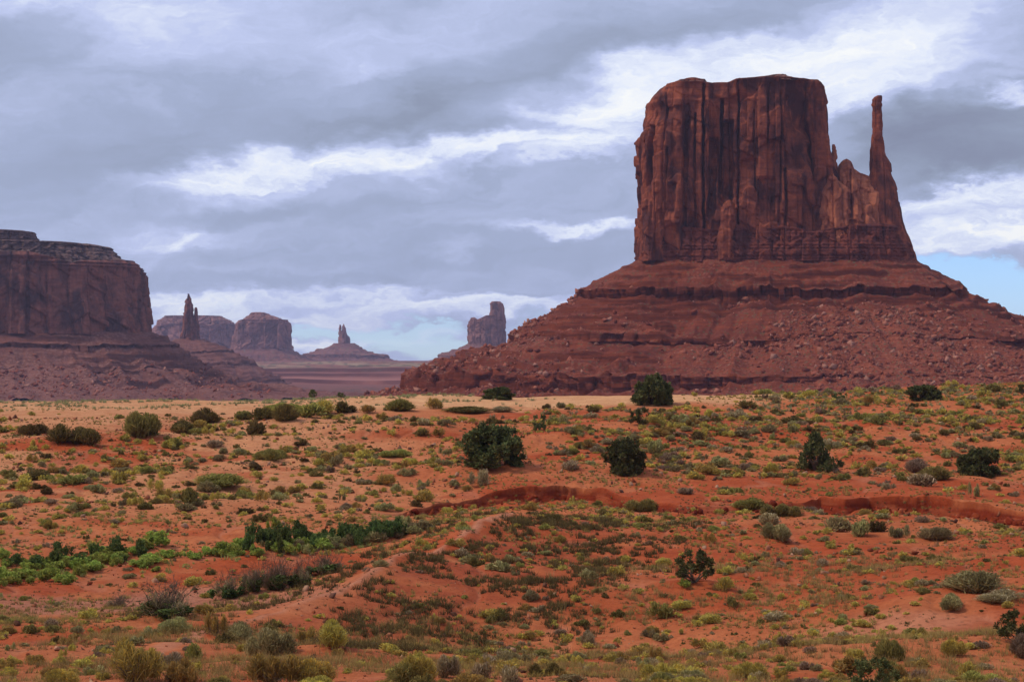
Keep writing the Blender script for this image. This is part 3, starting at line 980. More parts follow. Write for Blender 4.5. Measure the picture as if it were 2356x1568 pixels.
slab_edges = [(cv_(900), cu(860), cu(1010)), (cv_(520), cu(888), cu(1004)), (cv_(455), cu(889), cu(985)), (cv_(385), cu(891), cu(974)), (cv_(375), cu(889), cu(973)), (cv_(345), cu(886), cu(970)), (cv_(318), cu(871), cu(969)),
              (cv_(280), cu(864), cu(968)), (cv_(185), cu(856), cu(968)), (cv_(160), cu(852), cu(963)), (cv_(125), cu(850), cu(953)), (cv_(100), cu(852), cu(930))]
shell(fb, butte, 'cliff', M_cliff, slab_edges, [(cv_(900), 34), (cv_(300), 22), (cv_(100), 18)], -6, 4.0, 330, 190, cv_(900), None, .55, 9, 15, True, M_cap, fine=.8, rough_top=.5, calm=-1)
shell(fb, butte, 'cap_rock', M_cliff, [(cv_(122), cu(240), cu(421)), (cv_(106), cu(256), cu(420)), (cv_(103), cu(258), cu(418)), (cv_(94), cu(296), cu(420)), (cv_(90), cu(300), cu(417)), (cv_(84), cu(330), cu(400))],
      [(cv_(122), 31), (cv_(84), 24)], -3, 3.4, 400, 26, cv_(122), None, .4, 8, 17, True, M_cap, 1.0, rough_top=.25)
shell(fb, butte, 'cap_rock', M_cap, [(cv_(108), cu(570), cu(850)), (cv_(96), cu(592), cu(832)), (cv_(86), cu(612), cu(815)), (cv_(82), cu(660), cu(800)), (cv_(80), cu(672), cu(800)), (cv_(73), cu(700), cu(790))],
      [(cv_(108), 34), (cv_(73), 22)], -2, 3.0, 460, 28, cv_(108), None, .45, 9, 19, True, M_cap, 1.0, rough_top=.25)
# lower shoulder running out to the thumb, with its pinnacles
sh_edges = [(cv_(900), cu(930), cu(1205)), (cv_(700), cu(940), cu(1190)), (cv_(600), cu(900), cu(1185)), (cv_(540), cu(915), cu(1180)), (cv_(505), cu(985), cu(1178))]
sh_top = [(cu(880), cv_(560)), (cu(930), cv_(560)), (cu(960), cv_(525)), (cu(1000), cv_(530)), (cu(1012), cv_(470)), (cu(1030), cv_(452)), (cu(1048), cv_(446)), (cu(1068), cv_(458)), (cu(1080), cv_(492)), (cu(1105), cv_(508)), (cu(1145), cv_(522)), (cu(1190), cv_(540))]
shell(fb, butte, 'shoulder', M_orange, sh_edges, [(cv_(900), 40), (cv_(640), 31), (cv_(540), 18), (cv_(505), 10)], -4, 3.2, 420, 110, cv_(900), sh_top, 1.2, 9, 25, True, rough_top=.8)
shell(fb, butte, 'pinnacle', M_orange, [(cv_(560), cu(962), cu(1012)), (cv_(470), cu(968), cu(1008)), (cv_(440), cu(972), cu(1008)), (cv_(395), cu(976), cu(1006)), (cv_(380), cu(984), cu(998)), (cv_(374), cu(987), cu(995))],
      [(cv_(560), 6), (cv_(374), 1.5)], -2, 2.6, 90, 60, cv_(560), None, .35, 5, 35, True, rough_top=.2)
shell(fb, butte, 'pinnacle', M_cliff, [(cv_(900), cu(478), cu(566)), (cv_(760), cu(480), cu(562)), (cv_(690), cu(488), cu(560)), (cv_(655), cu(502), cu(556)), (cv_(640), cu(520), cu(545))],
      [(cv_(900), 9), (cv_(700), 7), (cv_(640), 2)], -44, 2.6, 130, 70, cv_(900), None, .5, 8, 37, True, rough_top=.3)
shell(fb, butte, 'pinnacle', M_cliff, [(cv_(900), cu(150), cu(262)), (cv_(760), cu(158), cu(250)), (cv_(640), cu(176), cu(244)), (cv_(560), cu(190), cu(240)), (cv_(524), cu(212), cu(236))],
      [(cv_(900), 9), (cv_(700), 6), (cv_(524), 1.6)], -42, 2.6, 150, 90, cv_(900), None, .6, 8, 39, True, rough_top=.3)
shell(fb, butte, 'pinnacle', M_orange, [(cv_(900), cu(905), cu(1060)), (cv_(700), cu(915), cu(1050)), (cv_(600), cu(925), cu(1035)), (cv_(545), cu(945), cu(1005)), (cv_(522), cu(962), cu(992))],
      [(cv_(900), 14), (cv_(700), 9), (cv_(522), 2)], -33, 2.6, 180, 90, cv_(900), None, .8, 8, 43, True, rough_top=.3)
th_edges = [(cv_(900), cu(1110), cu(1345)), (cv_(850), cu(1112), cu(1330)), (cv_(780), cu(1120), cu(1308)), (cv_(720), cu(1128), cu(1292)), (cv_(650), cu(1135), cu(1278)), (cv_(580), cu(1142), cu(1270)), (cv_(545), cu(1146), cu(1262)),
            (cv_(520), cu(1150), cu(1252)), (cv_(505), cu(1153), cu(1248)), (cv_(465), cu(1153), cu(1244)), (cv_(420), cu(1154), cu(1220)), (cv_(340), cu(1156), cu(1216)), (cv_(280), cu(1157), cu(1213)), (cv_(220), cu(1157), cu(1208)),
            (cv_(195), cu(1159), cu(1205)), (cv_(178), cu(1163), cu(1206)), (cv_(168), cu(1172), cu(1206)), (cv_(164), cu(1184), cu(1203))]
shell(fb, butte, 'thumb_spire', M_cliff, th_edges, [(cv_(900), 32), (cv_(700), 22), (cv_(560), 13), (cv_(460), 8), (cv_(300), 5.5), (cv_(164), 3)], -6, 2.6, 260, 210, cv_(900), None, .33, 6, 45, True, rough_top=.25)
# thin bedded plinth under all of them
pl_edges = [(cv_(905), cu(128), cu(1347)), (cv_(885), cu(132), cu(1340)), (cv_(850), cu(130), cu(1332)), (cv_(812), cu(128), cu(1324)), (cv_(806), cu(128), cu(1318)), (cv_(786), cu(130), cu(1311)), (cv_(782), cu(138), cu(1300)), (cv_(762), cu(142), cu(1294)), (cv_(750), cu(148), cu(1280))]
shell(fb, butte, 'plinth', M_base, pl_edges, [(cv_(905), 52), (cv_(850), 50), (cv_(750), 44)], -1, 4.4, 1000, 60, cv_(905), [(cu(100), cv_(762)), (cu(300), cv_(774)), (cu(330), cv_(750)), (cu(480), cv_(766)), (cu(560), cv_(742)), (cu(640), cv_(772)), (cu(760), cv_(748)), (cu(900), cv_(777)), (cu(1040), cv_(752)), (cu(1180), cv_(740)), (cu(1290), cv_(752)), (cu(1360), cv_(790))], .52, 10, 55, True, None, 1.3, 1.2, rough_top=.2)
tl = [(-16, 592), (0, 598), (38, 616), (78, 640), (136, 668), (135, 692), (200, 722), (281, 780), (281, 797), (385, 806), (420, 826), (528, 857), (531, 896), (610, 916), (800, 985)]
tr = [(-16, 592), (0, 600), (30, 618), (62, 638), (109, 660), (108, 685), (190, 715), (324, 786), (324, 804), (382, 824), (430, 850), (520, 872), (524, 890), (610, 914), (800, 985)]


def butte_cover(X, Y, r):
    # a broad scree fan below the shoulder buries the lower ledges
    ang = np.arctan2(X - 10, -(Y))          # 0 = towards the viewer, + to the right
    c = np.exp(-((ang - 0.42) / 0.42) ** 2) * ss(r, 40, 75)
    return 1.1 * c


tal, TW, TCOV, TST = apron(fb, butte, 'talus_slope', M_talus, float(fb.lx(cu(1350)) - fb.lx(cu(110))) / 2, 51.0, float(fb.lx(cu(1350)) + fb.lx(cu(110))) / 2, -1.0, 4.0, tl, tr, 1500, 1.1, 61, butte_cover)

# ---------------------------------------------------------------- the broad mesa at the left
DM = 2600.0
fm = Frame(-40, DM)
mesa = root_at('mesa', fm, 917, label='broad dark purple flat topped mesa standing at the left edge', category='mesa')
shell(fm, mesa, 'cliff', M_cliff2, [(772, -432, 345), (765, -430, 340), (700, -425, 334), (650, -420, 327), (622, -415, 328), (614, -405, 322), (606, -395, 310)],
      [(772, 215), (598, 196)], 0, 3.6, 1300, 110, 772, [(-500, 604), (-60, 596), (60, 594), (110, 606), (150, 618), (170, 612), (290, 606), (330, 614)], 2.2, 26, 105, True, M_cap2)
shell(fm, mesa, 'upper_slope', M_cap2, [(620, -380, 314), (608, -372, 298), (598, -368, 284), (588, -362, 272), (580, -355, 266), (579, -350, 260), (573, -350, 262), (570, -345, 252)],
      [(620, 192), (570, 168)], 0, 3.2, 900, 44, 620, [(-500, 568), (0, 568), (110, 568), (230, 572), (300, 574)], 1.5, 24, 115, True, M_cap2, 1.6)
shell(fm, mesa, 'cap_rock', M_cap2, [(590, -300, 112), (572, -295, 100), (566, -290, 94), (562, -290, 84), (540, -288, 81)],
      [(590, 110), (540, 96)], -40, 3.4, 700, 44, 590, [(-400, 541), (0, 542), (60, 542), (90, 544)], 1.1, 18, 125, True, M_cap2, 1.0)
ml = [(-10, 762), (0, 768), (20, 778), (38, 788), (48, 792), (51, 802), (95, 838), (118, 850), (121, 860), (180, 886), (232, 899), (238, 903), (330, 911), (430, 918), (520, 926)]


def mesa_cover(X, Y, r):
    ang = np.arctan2(X, -Y)
    return 0.9 * np.exp(-((ang - 0.15) / 0.22) ** 2) * ss(r, 30, 60)


_, MW, MCOV, MST = apron(fm, mesa, 'talus_slope', M_talus2, float(fm.lx(352) - fm.lx(-432)) / 2, 213.0, float(fm.lx(352) + fm.lx(-432)) / 2, 0.0, 3.6, ml, ml, 1300, 2.4, 161, mesa_cover, 1.8)

# ---------------------------------------------------------------- spire beyond the mesa's foot
fs = Frame(438, 3800.0)
spire = root_at('rock_spire', fs, 880, label='slender pointed rock spire on a cone of scree beside the left mesa', category='rock spire')
c2 = lambda c: c * .5127
v2 = lambda c: 506.2 + c * .5127
shell(fs, spire, 'spire', M_cliff2, [(v2(565), c2(806), c2(900)), (v2(545), c2(813), c2(897)), (v2(500), c2(818), c2(892)), (v2(470), c2(820), c2(889)), (v2(440), c2(822), c2(872)), (v2(400), c2(823), c2(869)), (v2(380), c2(825), c2(866)),
      (v2(360), c2(833), c2(862)), (v2(345), c2(837), c2(858)), (v2(335), c2(839), c2(854)), (v2(331), c2(842), c2(850))], [(v2(565), 34), (v2(440), 20), (v2(331), 6)], 0, 2.6, 260, 130, v2(565), None, 1.1, 12, 205, True, rough_top=.3)
shell(fs, spire, 'side_spire', M_cliff2, [(v2(540), c2(866), c2(897)), (v2(470), c2(868), c2(889)), (v2(420), c2(871), c2(887)), (v2(398), c2(872), c2(886)), (v2(392), c2(876), c2(884))], [(v2(540), 14), (v2(392), 5)], -4, 2.5, 90, 70, v2(540), None, .6, 8, 215, True, rough_top=.3)
sl = [(-10, 779), (0, 784), (10, 789), (22, 793), (56, 807), (57, 812), (82, 822), (106, 834), (107, 840), (140, 857), (168, 872), (170, 877), (205, 893), (250, 908), (300, 926)]
apron(fs, spire, 'scree_cone', M_talus2, 37.0, 34.0, float(fs.lx(438.0)), 0.0, 2.4, sl, sl, 700, 3.0, 221, None, 1.1)

# ---------------------------------------------------------------- far formations
ff1 = Frame(440, 7200.0)
far_mesa = root_at('mesa', ff1, 860, label='long low purple mesa behind the slender spire', category='mesa')
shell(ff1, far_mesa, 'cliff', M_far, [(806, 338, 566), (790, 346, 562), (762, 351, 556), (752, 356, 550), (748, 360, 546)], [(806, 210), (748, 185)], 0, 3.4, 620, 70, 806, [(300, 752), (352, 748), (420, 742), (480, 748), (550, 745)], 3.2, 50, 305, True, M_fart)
shell(ff1, far_mesa, 'upper_slope', M_far, [(752, 360, 545), (740, 366, 533), (735, 370, 524), (732, 376, 516), (727, 378, 509)], [(752, 180), (727, 120)], 0, 3.0, 420, 40, 752, None, 3.0, 60, 315, True, M_fart, 3.0)
fl = [(-8, 800), (0, 806), (30, 815), (50, 822), (70, 828), (72, 831), (100, 838), (130, 845), (133, 848), (170, 856), (200, 862), (203, 864), (230, 869), (260, 874), (300, 880)]
apron(ff1, far_mesa, 'talus_slope', M_fart, float(ff1.lx(566) - ff1.lx(338)) / 2, 205.0, float(ff1.lx(452)), 0.0, 3.2, fl, fl, 500, 8.0, 321, None, 2.0)
ff2 = Frame(606, 6500.0)
far_butte = root_at('butte', ff2, 870, label='square purple butte with stepped top, right of the slender spire', category='butte')
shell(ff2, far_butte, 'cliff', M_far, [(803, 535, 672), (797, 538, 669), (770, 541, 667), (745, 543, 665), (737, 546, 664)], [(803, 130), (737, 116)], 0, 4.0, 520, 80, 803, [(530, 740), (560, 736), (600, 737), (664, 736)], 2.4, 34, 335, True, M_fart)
shell(ff2, far_butte, 'cap_rock', M_far, [(742, 546, 661), (736, 556, 652), (729, 566, 634), (725, 570, 622), (719, 576, 610)], [(742, 108), (719, 50)], 0, 3.0, 320, 40, 742, None, 1.8, 40, 345, True, M_fart, 2.4)
fl2 = [(-6, 797), (0, 803), (10, 809), (22, 816), (34, 821), (36, 824), (60, 832), (85, 838), (88, 841), (120, 848), (150, 856), (153, 859), (190, 868), (220, 876), (260, 884)]
apron(ff2, far_butte, 'talus_slope', M_fart, float(ff2.lx(672) - ff2.lx(535)) / 2, 128.0, float(ff2.lx(603.5)), 0.0, 3.4, fl2, fl2, 500, 7.0, 351, None, 1.6)
ff3 = Frame(793, 7500.0)
twin = root_at('rock_spire', ff3, 850, label='small far twin pronged rock spire on a low cone of scree', category='rock spire')
shell(ff3, twin, 'spire', M_far, [(v2(575), c2(1508), c2(1580)), (v2(550), c2(1519), c2(1576)), (v2(525), c2(1521), c2(1572)), (v2(515), c2(1522), c2(1560)), (v2(500), c2(1523), c2(1556)), (v2(496), c2(1526), c2(1555))], [(v2(575), 34), (v2(496), 18)], 0, 2.6, 160, 50, v2(575), None, 1.8, 16, 405, True, rough_top=.6)
shell(ff3, twin, 'prong', M_far, [(v2(515), c2(1520), c2(1533)), (v2(480), c2(1521), c2(1531)), (v2(469), c2(1523), c2(1530))], [(v2(515), 10), (v2(469), 5)], 0, 2.5, 60, 30, v2(515), None, .6, 9, 415, True, rough_top=.3)
shell(ff3, twin, 'prong', M_far, [(v2(515), c2(1534), c2(1556)), (v2(490), c2(1535), c2(1552)), (v2(475), c2(1537), c2(1548)), (v2(466), c2(1540), c2(1545))], [(v2(515), 13), (v2(466), 4)], 0, 2.5, 70, 34, v2(515), None, .7, 9, 417, True, rough_top=.3)
f3l = [(-4, 789), (0, 793), (8, 798), (20, 803), (38, 806), (40, 809), (55, 813), (66, 816), (67, 823), (74, 826), (84, 829), (86, 831), (100, 836), (130, 842), (180, 850)]
f3r = [(-4, 789), (0, 792), (10, 798), (24, 806), (38, 810), (40, 812), (56, 814), (74, 817), (76, 825), (84, 828), (96, 831), (98, 833), (110, 837), (130, 842), (180, 850)]
apron(ff3, twin, 'scree_cone', M_fart, 48.0, 40.0, float(ff3.lx(792)), 0.0, 2.4, f3l, f3r, 420, 6.0, 421, None, 1.4)
ff4 = Frame(1120, 5500.0)
castle = root_at('butte', ff4, 850, label='far purple castle shaped butte with a tall square tower at one end', category='butte')
shell(ff4, castle, 'wall', M_far, [(v2(568), c2(2094), c2(2266)), (v2(545), c2(2099), c2(2262)), (v2(500), c2(2100), c2(2260)), (v2(462), c2(2099), c2(2255)), (v2(446), c2(2106), c2(2250)), (v2(430), c2(2112), c2(2240))],
      [(v2(568), 66), (v2(430), 50)], 0, 3.6, 380, 90, v2(568), [(c2(2090), v2(455)), (c2(2106), v2(440)), (c2(2128), v2(438)), (c2(2140), v2(449)), (c2(2160), v2(440)), (c2(2180), v2(430)), (c2(2260), v2(424))], 1.5, 18, 505, True)
shell(ff4, castle, 'tower', M_far, [(v2(560), c2(2186), c2(2268)), (v2(520), c2(2190), c2(2266)), (v2(425), c2(2195), c2(2263)), (v2(395), c2(2197), c2(2261)), (v2(374), c2(2198), c2(2254)), (v2(366), c2(2206), c2(2246))],
      [(v2(560), 56), (v2(366), 38)], -6, 3.6, 260, 120, v2(560), None, 1.0, 14, 515, True, rough_top=.5)
f4 = [(-4, 789), (0, 792), (10, 798), (24, 804), (40, 809), (42, 811), (55, 814), (64, 816), (66, 827), (80, 831), (95, 834), (97, 836), (120, 842), (150, 850), (200, 862)]
apron(ff4, castle, 'talus_slope', M_fart, float(ff4.lx(1163) - ff4.lx(1074)) / 2, 64.0, float(ff4.lx(1118)), 0.0, 3.2, f4, f4, 460, 5.0, 521, None, 1.2)


# ================================================================== fallen rocks on the talus
def hull_rock(seed, n=16):
    import bmesh
    rg = np.random.default_rng(seed)
    p = rg.normal(size=(n, 3))
    p /= np.linalg.norm(p, axis=1)[:, None]
    p *= rg.uniform(.6, 1.15, (n, 1))
    p *= np.array([1.0, rg.uniform(.6, .95), rg.uniform(.45, .8)])
    bm = bmesh.new()
    for q in p:
        bm.verts.new(q)
    res = bmesh.ops.convex_hull(bm, input=bm.verts)
    bm.verts.ensure_lookup_table()
    loose = [v for v in bm.verts if not v.link_faces]
    bmesh.ops.delete(bm, geom=loose, context='VERTS')
    bmesh.ops.triangulate(bm, faces=bm.faces)
    bm.verts.index_update()
    V = np.array([v.co[:] for v in bm.verts])
    T = np.array([[v.index for v in f.verts] for f in bm.faces])
    bm.free()
    return V, T


ROCKS = [hull_rock(900 + i, 8 + i // 2) for i in range(10)]
rng = np.random.default_rng(77)
ROCK_TONES = [(0.36, 0.105, 0.058), (0.40, 0.145, 0.085), (0.29, 0.075, 0.040), (0.44, 0.20, 0.13), (0.20, 0.052, 0.030)]


def rand_rot(rg):
    q = rg.normal(size=4)
    q /= np.linalg.norm(q)
    w, x, y, z = q
    return np.array([[1 - 2 * (y * y + z * z), 2 * (x * y - z * w), 2 * (x * z + y * w)], [2 * (x * y + z * w), 1 - 2 * (x * x + z * z), 2 * (y * z - x * w)], [2 * (x * z - y * w), 2 * (y * z + x * w), 1 - 2 * (x * x + y * y)]])


def scatter_rocks(Wd, cov, st, count, smin, smax, power, n_big, seed, where, group, rub_name, rub_label, labels):
    rg = np.random.default_rng(seed)
    nr, nt = Wd.shape[:2]
    i = rg.integers(8, nr - 1, count * 8)
    j = rg.integers(0, nt, count * 8)
    p = Wd[i, j]
    Uq, Vq = project(p[:, 0], p[:, 1], p[:, 2])
    dens = 0.10 + 1.3 * ss(fbm(p[:, 0] / 40, p[:, 1] / 40, 0, seed, 3), -.05, .30) + .7 * cov[i, j] - 0.9 * st[i, j]
    fi = i / nr
    dens = dens * ss(fi, 0.10, 0.40)
    ok = (rg.random(len(i)) < dens * 0.6) & where(Uq, Vq)
    p = p[ok][:count]
    Uq, Vq = Uq[ok][:count], Vq[ok][:count]
    s = smin * (1 - rg.random(len(p))) ** (-1 / power)
    s = np.minimum(s, smax)
    order = np.argsort(-s)
    p, s, Uq, Vq = p[order], s[order], Uq[order], Vq[order]
    protos = []
    for k, (V, T) in enumerate(ROCKS):
        tone = np.array(ROCK_TONES[k % 5])
        protos.append(mesh_data('boulder', V, T, M_boulder, np.tile(tone, (len(V), 1))))
    for k in range(n_big):
        o = link('boulder', protos[int(rg.integers(10))])
        o.location = tuple(p[k] + np.array([0, 0, s[k] * .18]))
        o.rotation_euler = (rg.uniform(-.5, .5), rg.uniform(-.5, .5), rg.uniform(0, 6.28))
        o.scale = (s[k],) * 3
        set_props(o, labels(Uq[k], Vq[k], s[k]), 'boulder', group)
    Vs, Ts, Cs, base = [], [], [], 0
    for k in range(n_big, len(p)):
        V, T = ROCKS[int(rg.integers(10))]
        q = (V * s[k]) @ rand_rot(rg).T + p[k] + np.array([0, 0, s[k] * .15])
        Vs.append(q)
        Ts.append(T + base)
        base += len(V)
        Cs.append(np.tile(np.array(ROCK_TONES[int(rg.integers(5))]) * rg.uniform(.75, 1.15), (len(V), 1)))
    me = mesh_data(rub_name, np.concatenate(Vs), np.concatenate(Ts), M_boulder, np.concatenate(Cs))
    o = link(rub_name, me)
    set_props(o, rub_label, 'rubble', None, 'stuff')


def in_frame(U, V):
    return (U > -30) & (U < 2390) & (V < 915) & (V > 560)


def lab_b(U, V, s):
    if V > 795:
        a = 'low on the great butte'
    elif V > 690:
        a = 'midway up the great butte'
    else:
        a = 'high on the scree of the great butte'
    side = 'below the cliff' if U < 1900 else 'below the thumb spire'
    return 'fallen red boulder ' + a + ', ' + side


scatter_rocks(TW, TCOV, TST, 30000, 0.36, 3.8, 1.75, 240, 301, in_frame, 'boulders on the butte talus', 'rubble', 'pinkish rubble strewn over the slopes of the great red butte', lab_b)


def lab_m(U, V, s):
    return 'pale fallen boulder on the scree slope of the left mesa'


scatter_rocks(MW, MCOV, MST, 6000, 0.8, 5.0, 1.9, 50, 302, lambda U, V: (U > -30) & (U < 620) & (V < 918) & (V > 700), 'boulders on the left mesa scree', 'rubble', 'small pale rubble strewn over the scree of the left mesa', lab_m)


# ================================================================== plants
def tube(pts, radii, sides=6):
    pts = np.asarray(pts, float)
    n = len(pts)
    V, Fc = [], []
    for i in range(n):
        tdir = pts[min(i + 1, n - 1)] - pts[max(i - 1, 0)]
        tdir /= np.linalg.norm(tdir) + 1e-9
        a = np.cross(tdir, [0.3, 0.9, 0.2])
        a /= np.linalg.norm(a) + 1e-9
        b2 = np.cross(tdir, a)
        for k in range(sides):
            an = 2 * math.pi * k / sides
            V.append(pts[i] + radii[i] * (math.cos(an) * a + math.sin(an) * b2))
    for i in range(n - 1):
        for k in range(sides):
            k2 = (k + 1) % sides
            Fc.append([i * sides + k, i * sides + k2, (i + 1) * sides + k2, (i + 1) * sides + k])
    return np.array(V), np.array(Fc)


def join(parts):
    Vs, Fs, b0 = [], [], 0
    for V, Fc in parts:
        Vs.append(V)
        Fs.append(Fc + b0)
        b0 += len(V)
    return np.concatenate(Vs), np.concatenate(Fs)


def limb(rg, p0, d0, L, r0, n=6, wob=0.25, up=0.1):
    pts, p, d = [np.array(p0, float)], np.array(p0, float), np.array(d0, float)
    for i in range(n):
        d = d + rg.normal(size=3) * wob + np.array([0, 0, up])
        d /= np.linalg.norm(d)
        p = p + d * L / n
        pts.append(p.copy())
    return np.array(pts), np.linspace(r0, r0 * .3, n + 1)


def juniper_data(seed, shape, nclump=85, nleaf=75, low=True, twig=False):
    """unit-size juniper (about 1 high, 1.2 wide). shape: 'round' 'cone' 'low' 'open' """
    rg = np.random.default_rng(seed)
    limbs = []
    base = np.array([0, 0, -0.04])
    heads = []
    nl = 9 if shape != 'cone' else 6
    for k in range(nl):
        an = rg.uniform(0, 6.28)
        tilt = rg.uniform(.25, 1.1) if shape in ('round', 'low', 'open') else rg.uniform(.1, .5)
        d = np.array([math.cos(an) * math.sin(tilt), math.sin(an) * math.sin(tilt), math.cos(tilt)])
        pts, rad = limb(rg, base + rg.normal(size=3) * .015, d, rg.uniform(.45, .75), .032, 7, .22, .06)
        limbs.append(tube(pts, rad))
        heads.append(pts)
        for q in range(2):
            i = rg.integers(3, 6)
            d2 = pts[i + 1] - pts[i] + rg.normal(size=3) * .09
            p2, r2 = limb(rg, pts[i], d2 / np.linalg.norm(d2), rg.uniform(.18, .34), .014, 4, .3, .05)
            limbs.append(tube(p2, r2, 5))
            heads.append(p2)
    tV, tF = join(limbs)
    # crown clumps
    cl = []
    tries = 0
    lobes = rg.normal(size=(7, 3))
    lobes /= np.linalg.norm(lobes, axis=1)[:, None]
    lamp = rg.uniform(-.18, .22, 7)
    while len(cl) < nclump and tries < 9000:
        tries += 1
        z = rg.uniform(0.02 if low else .22, 1.0)
        an = rg.uniform(0, 6.28)
        if shape == 'round':
            prof = .60 * math.sqrt(max(0, 1 - ((z - .34) / .68) ** 2))
        elif shape == 'cone':
            prof = .50 * (1 - z) ** .75 + .03
        elif shape == 'low':
            prof = .66 * math.sqrt(max(0, 1 - ((z - .25) / .77) ** 2))
        elif shape == 'upright':
            prof = .50 * math.sqrt(max(0, 1 - ((z - .42) / .62) ** 4)) * (0.85 + .25 * z)
        else:
            prof = .58 * math.sqrt(max(0, 1 - ((z - .55) / .48) ** 2))
        dv = np.array([math.cos(an), math.sin(an), (z - .45)])
        dv /= np.linalg.norm(dv)
        prof *= 1 + float(np.sum(lamp * np.maximum(0, lobes @ dv) ** 3))
        rr = prof * rg.uniform(.25, 1.0) ** .5
        c = np.array([rr * math.cos(an), rr * math.sin(an), z])
        if shape == 'open' and rg.random() < .35:
            continue
        if shape == 'cone' or shape == 'open':
            cl.append((c, rg.uniform(.05, .10)))
        else:
            c = np.array([c[0] * .92, c[1] * .92, c[2] * .93])
            for q in range(int(rg.integers(4, 9))):
                c3_ = c + rg.normal(size=3) * np.array([.075, .075, .065])
                c3_[2] = max(c3_[2], .02)
                cl.append((c3_, rg.uniform(.04, .075)))
    V, C = [], []
    for c, r in cl:
        tone = rg.uniform(.65, 1.35)
        m = nleaf
        p = rg.normal(size=(m, 3))
        p /= np.linalg.norm(p, axis=1)[:, None]
        p = c + p * r * (rg.random((m, 1)) ** .4) * np.array([.85, .85, 1.5])
        ax = p - c + rg.normal(size=(m, 3)) * r * .6 + np.array([0, 0, r * .7])
        ax /= np.linalg.norm(ax, axis=1)[:, None]
        sd_ = np.cross(ax, rg.normal(size=(m, 3)))
        sd_ /= np.linalg.norm(sd_, axis=1)[:, None] + 1e-9
        ll = rg.uniform(.028, .055, (m, 1))
        ww = ll * .36
        q = np.stack([p - sd_ * ww, p + sd_ * ww, p + ax * ll * 1.6 + sd_ * ww * .5, p + ax * ll * 1.6 - sd_ * ww * .5], 1)
        V.append(q.reshape(-1, 3))
        g = np.array([.098, .106, .036]) * tone
        yel = rg.random((m, 1)) < .18
        cc = np.where(yel, np.array([[.18, .155, .05]]) * tone, g[None])
        cc = cc * rg.uniform(.75, 1.25, (m, 1))
        C.append(np.repeat(cc, 4, 0))
    V = np.concatenate(V)
    V[:, 2] = np.maximum(V[:, 2], -.03)
    C = np.concatenate(C)
    return (tV, tF), (V, np.arange(len(V)).reshape(-1, 4), C)


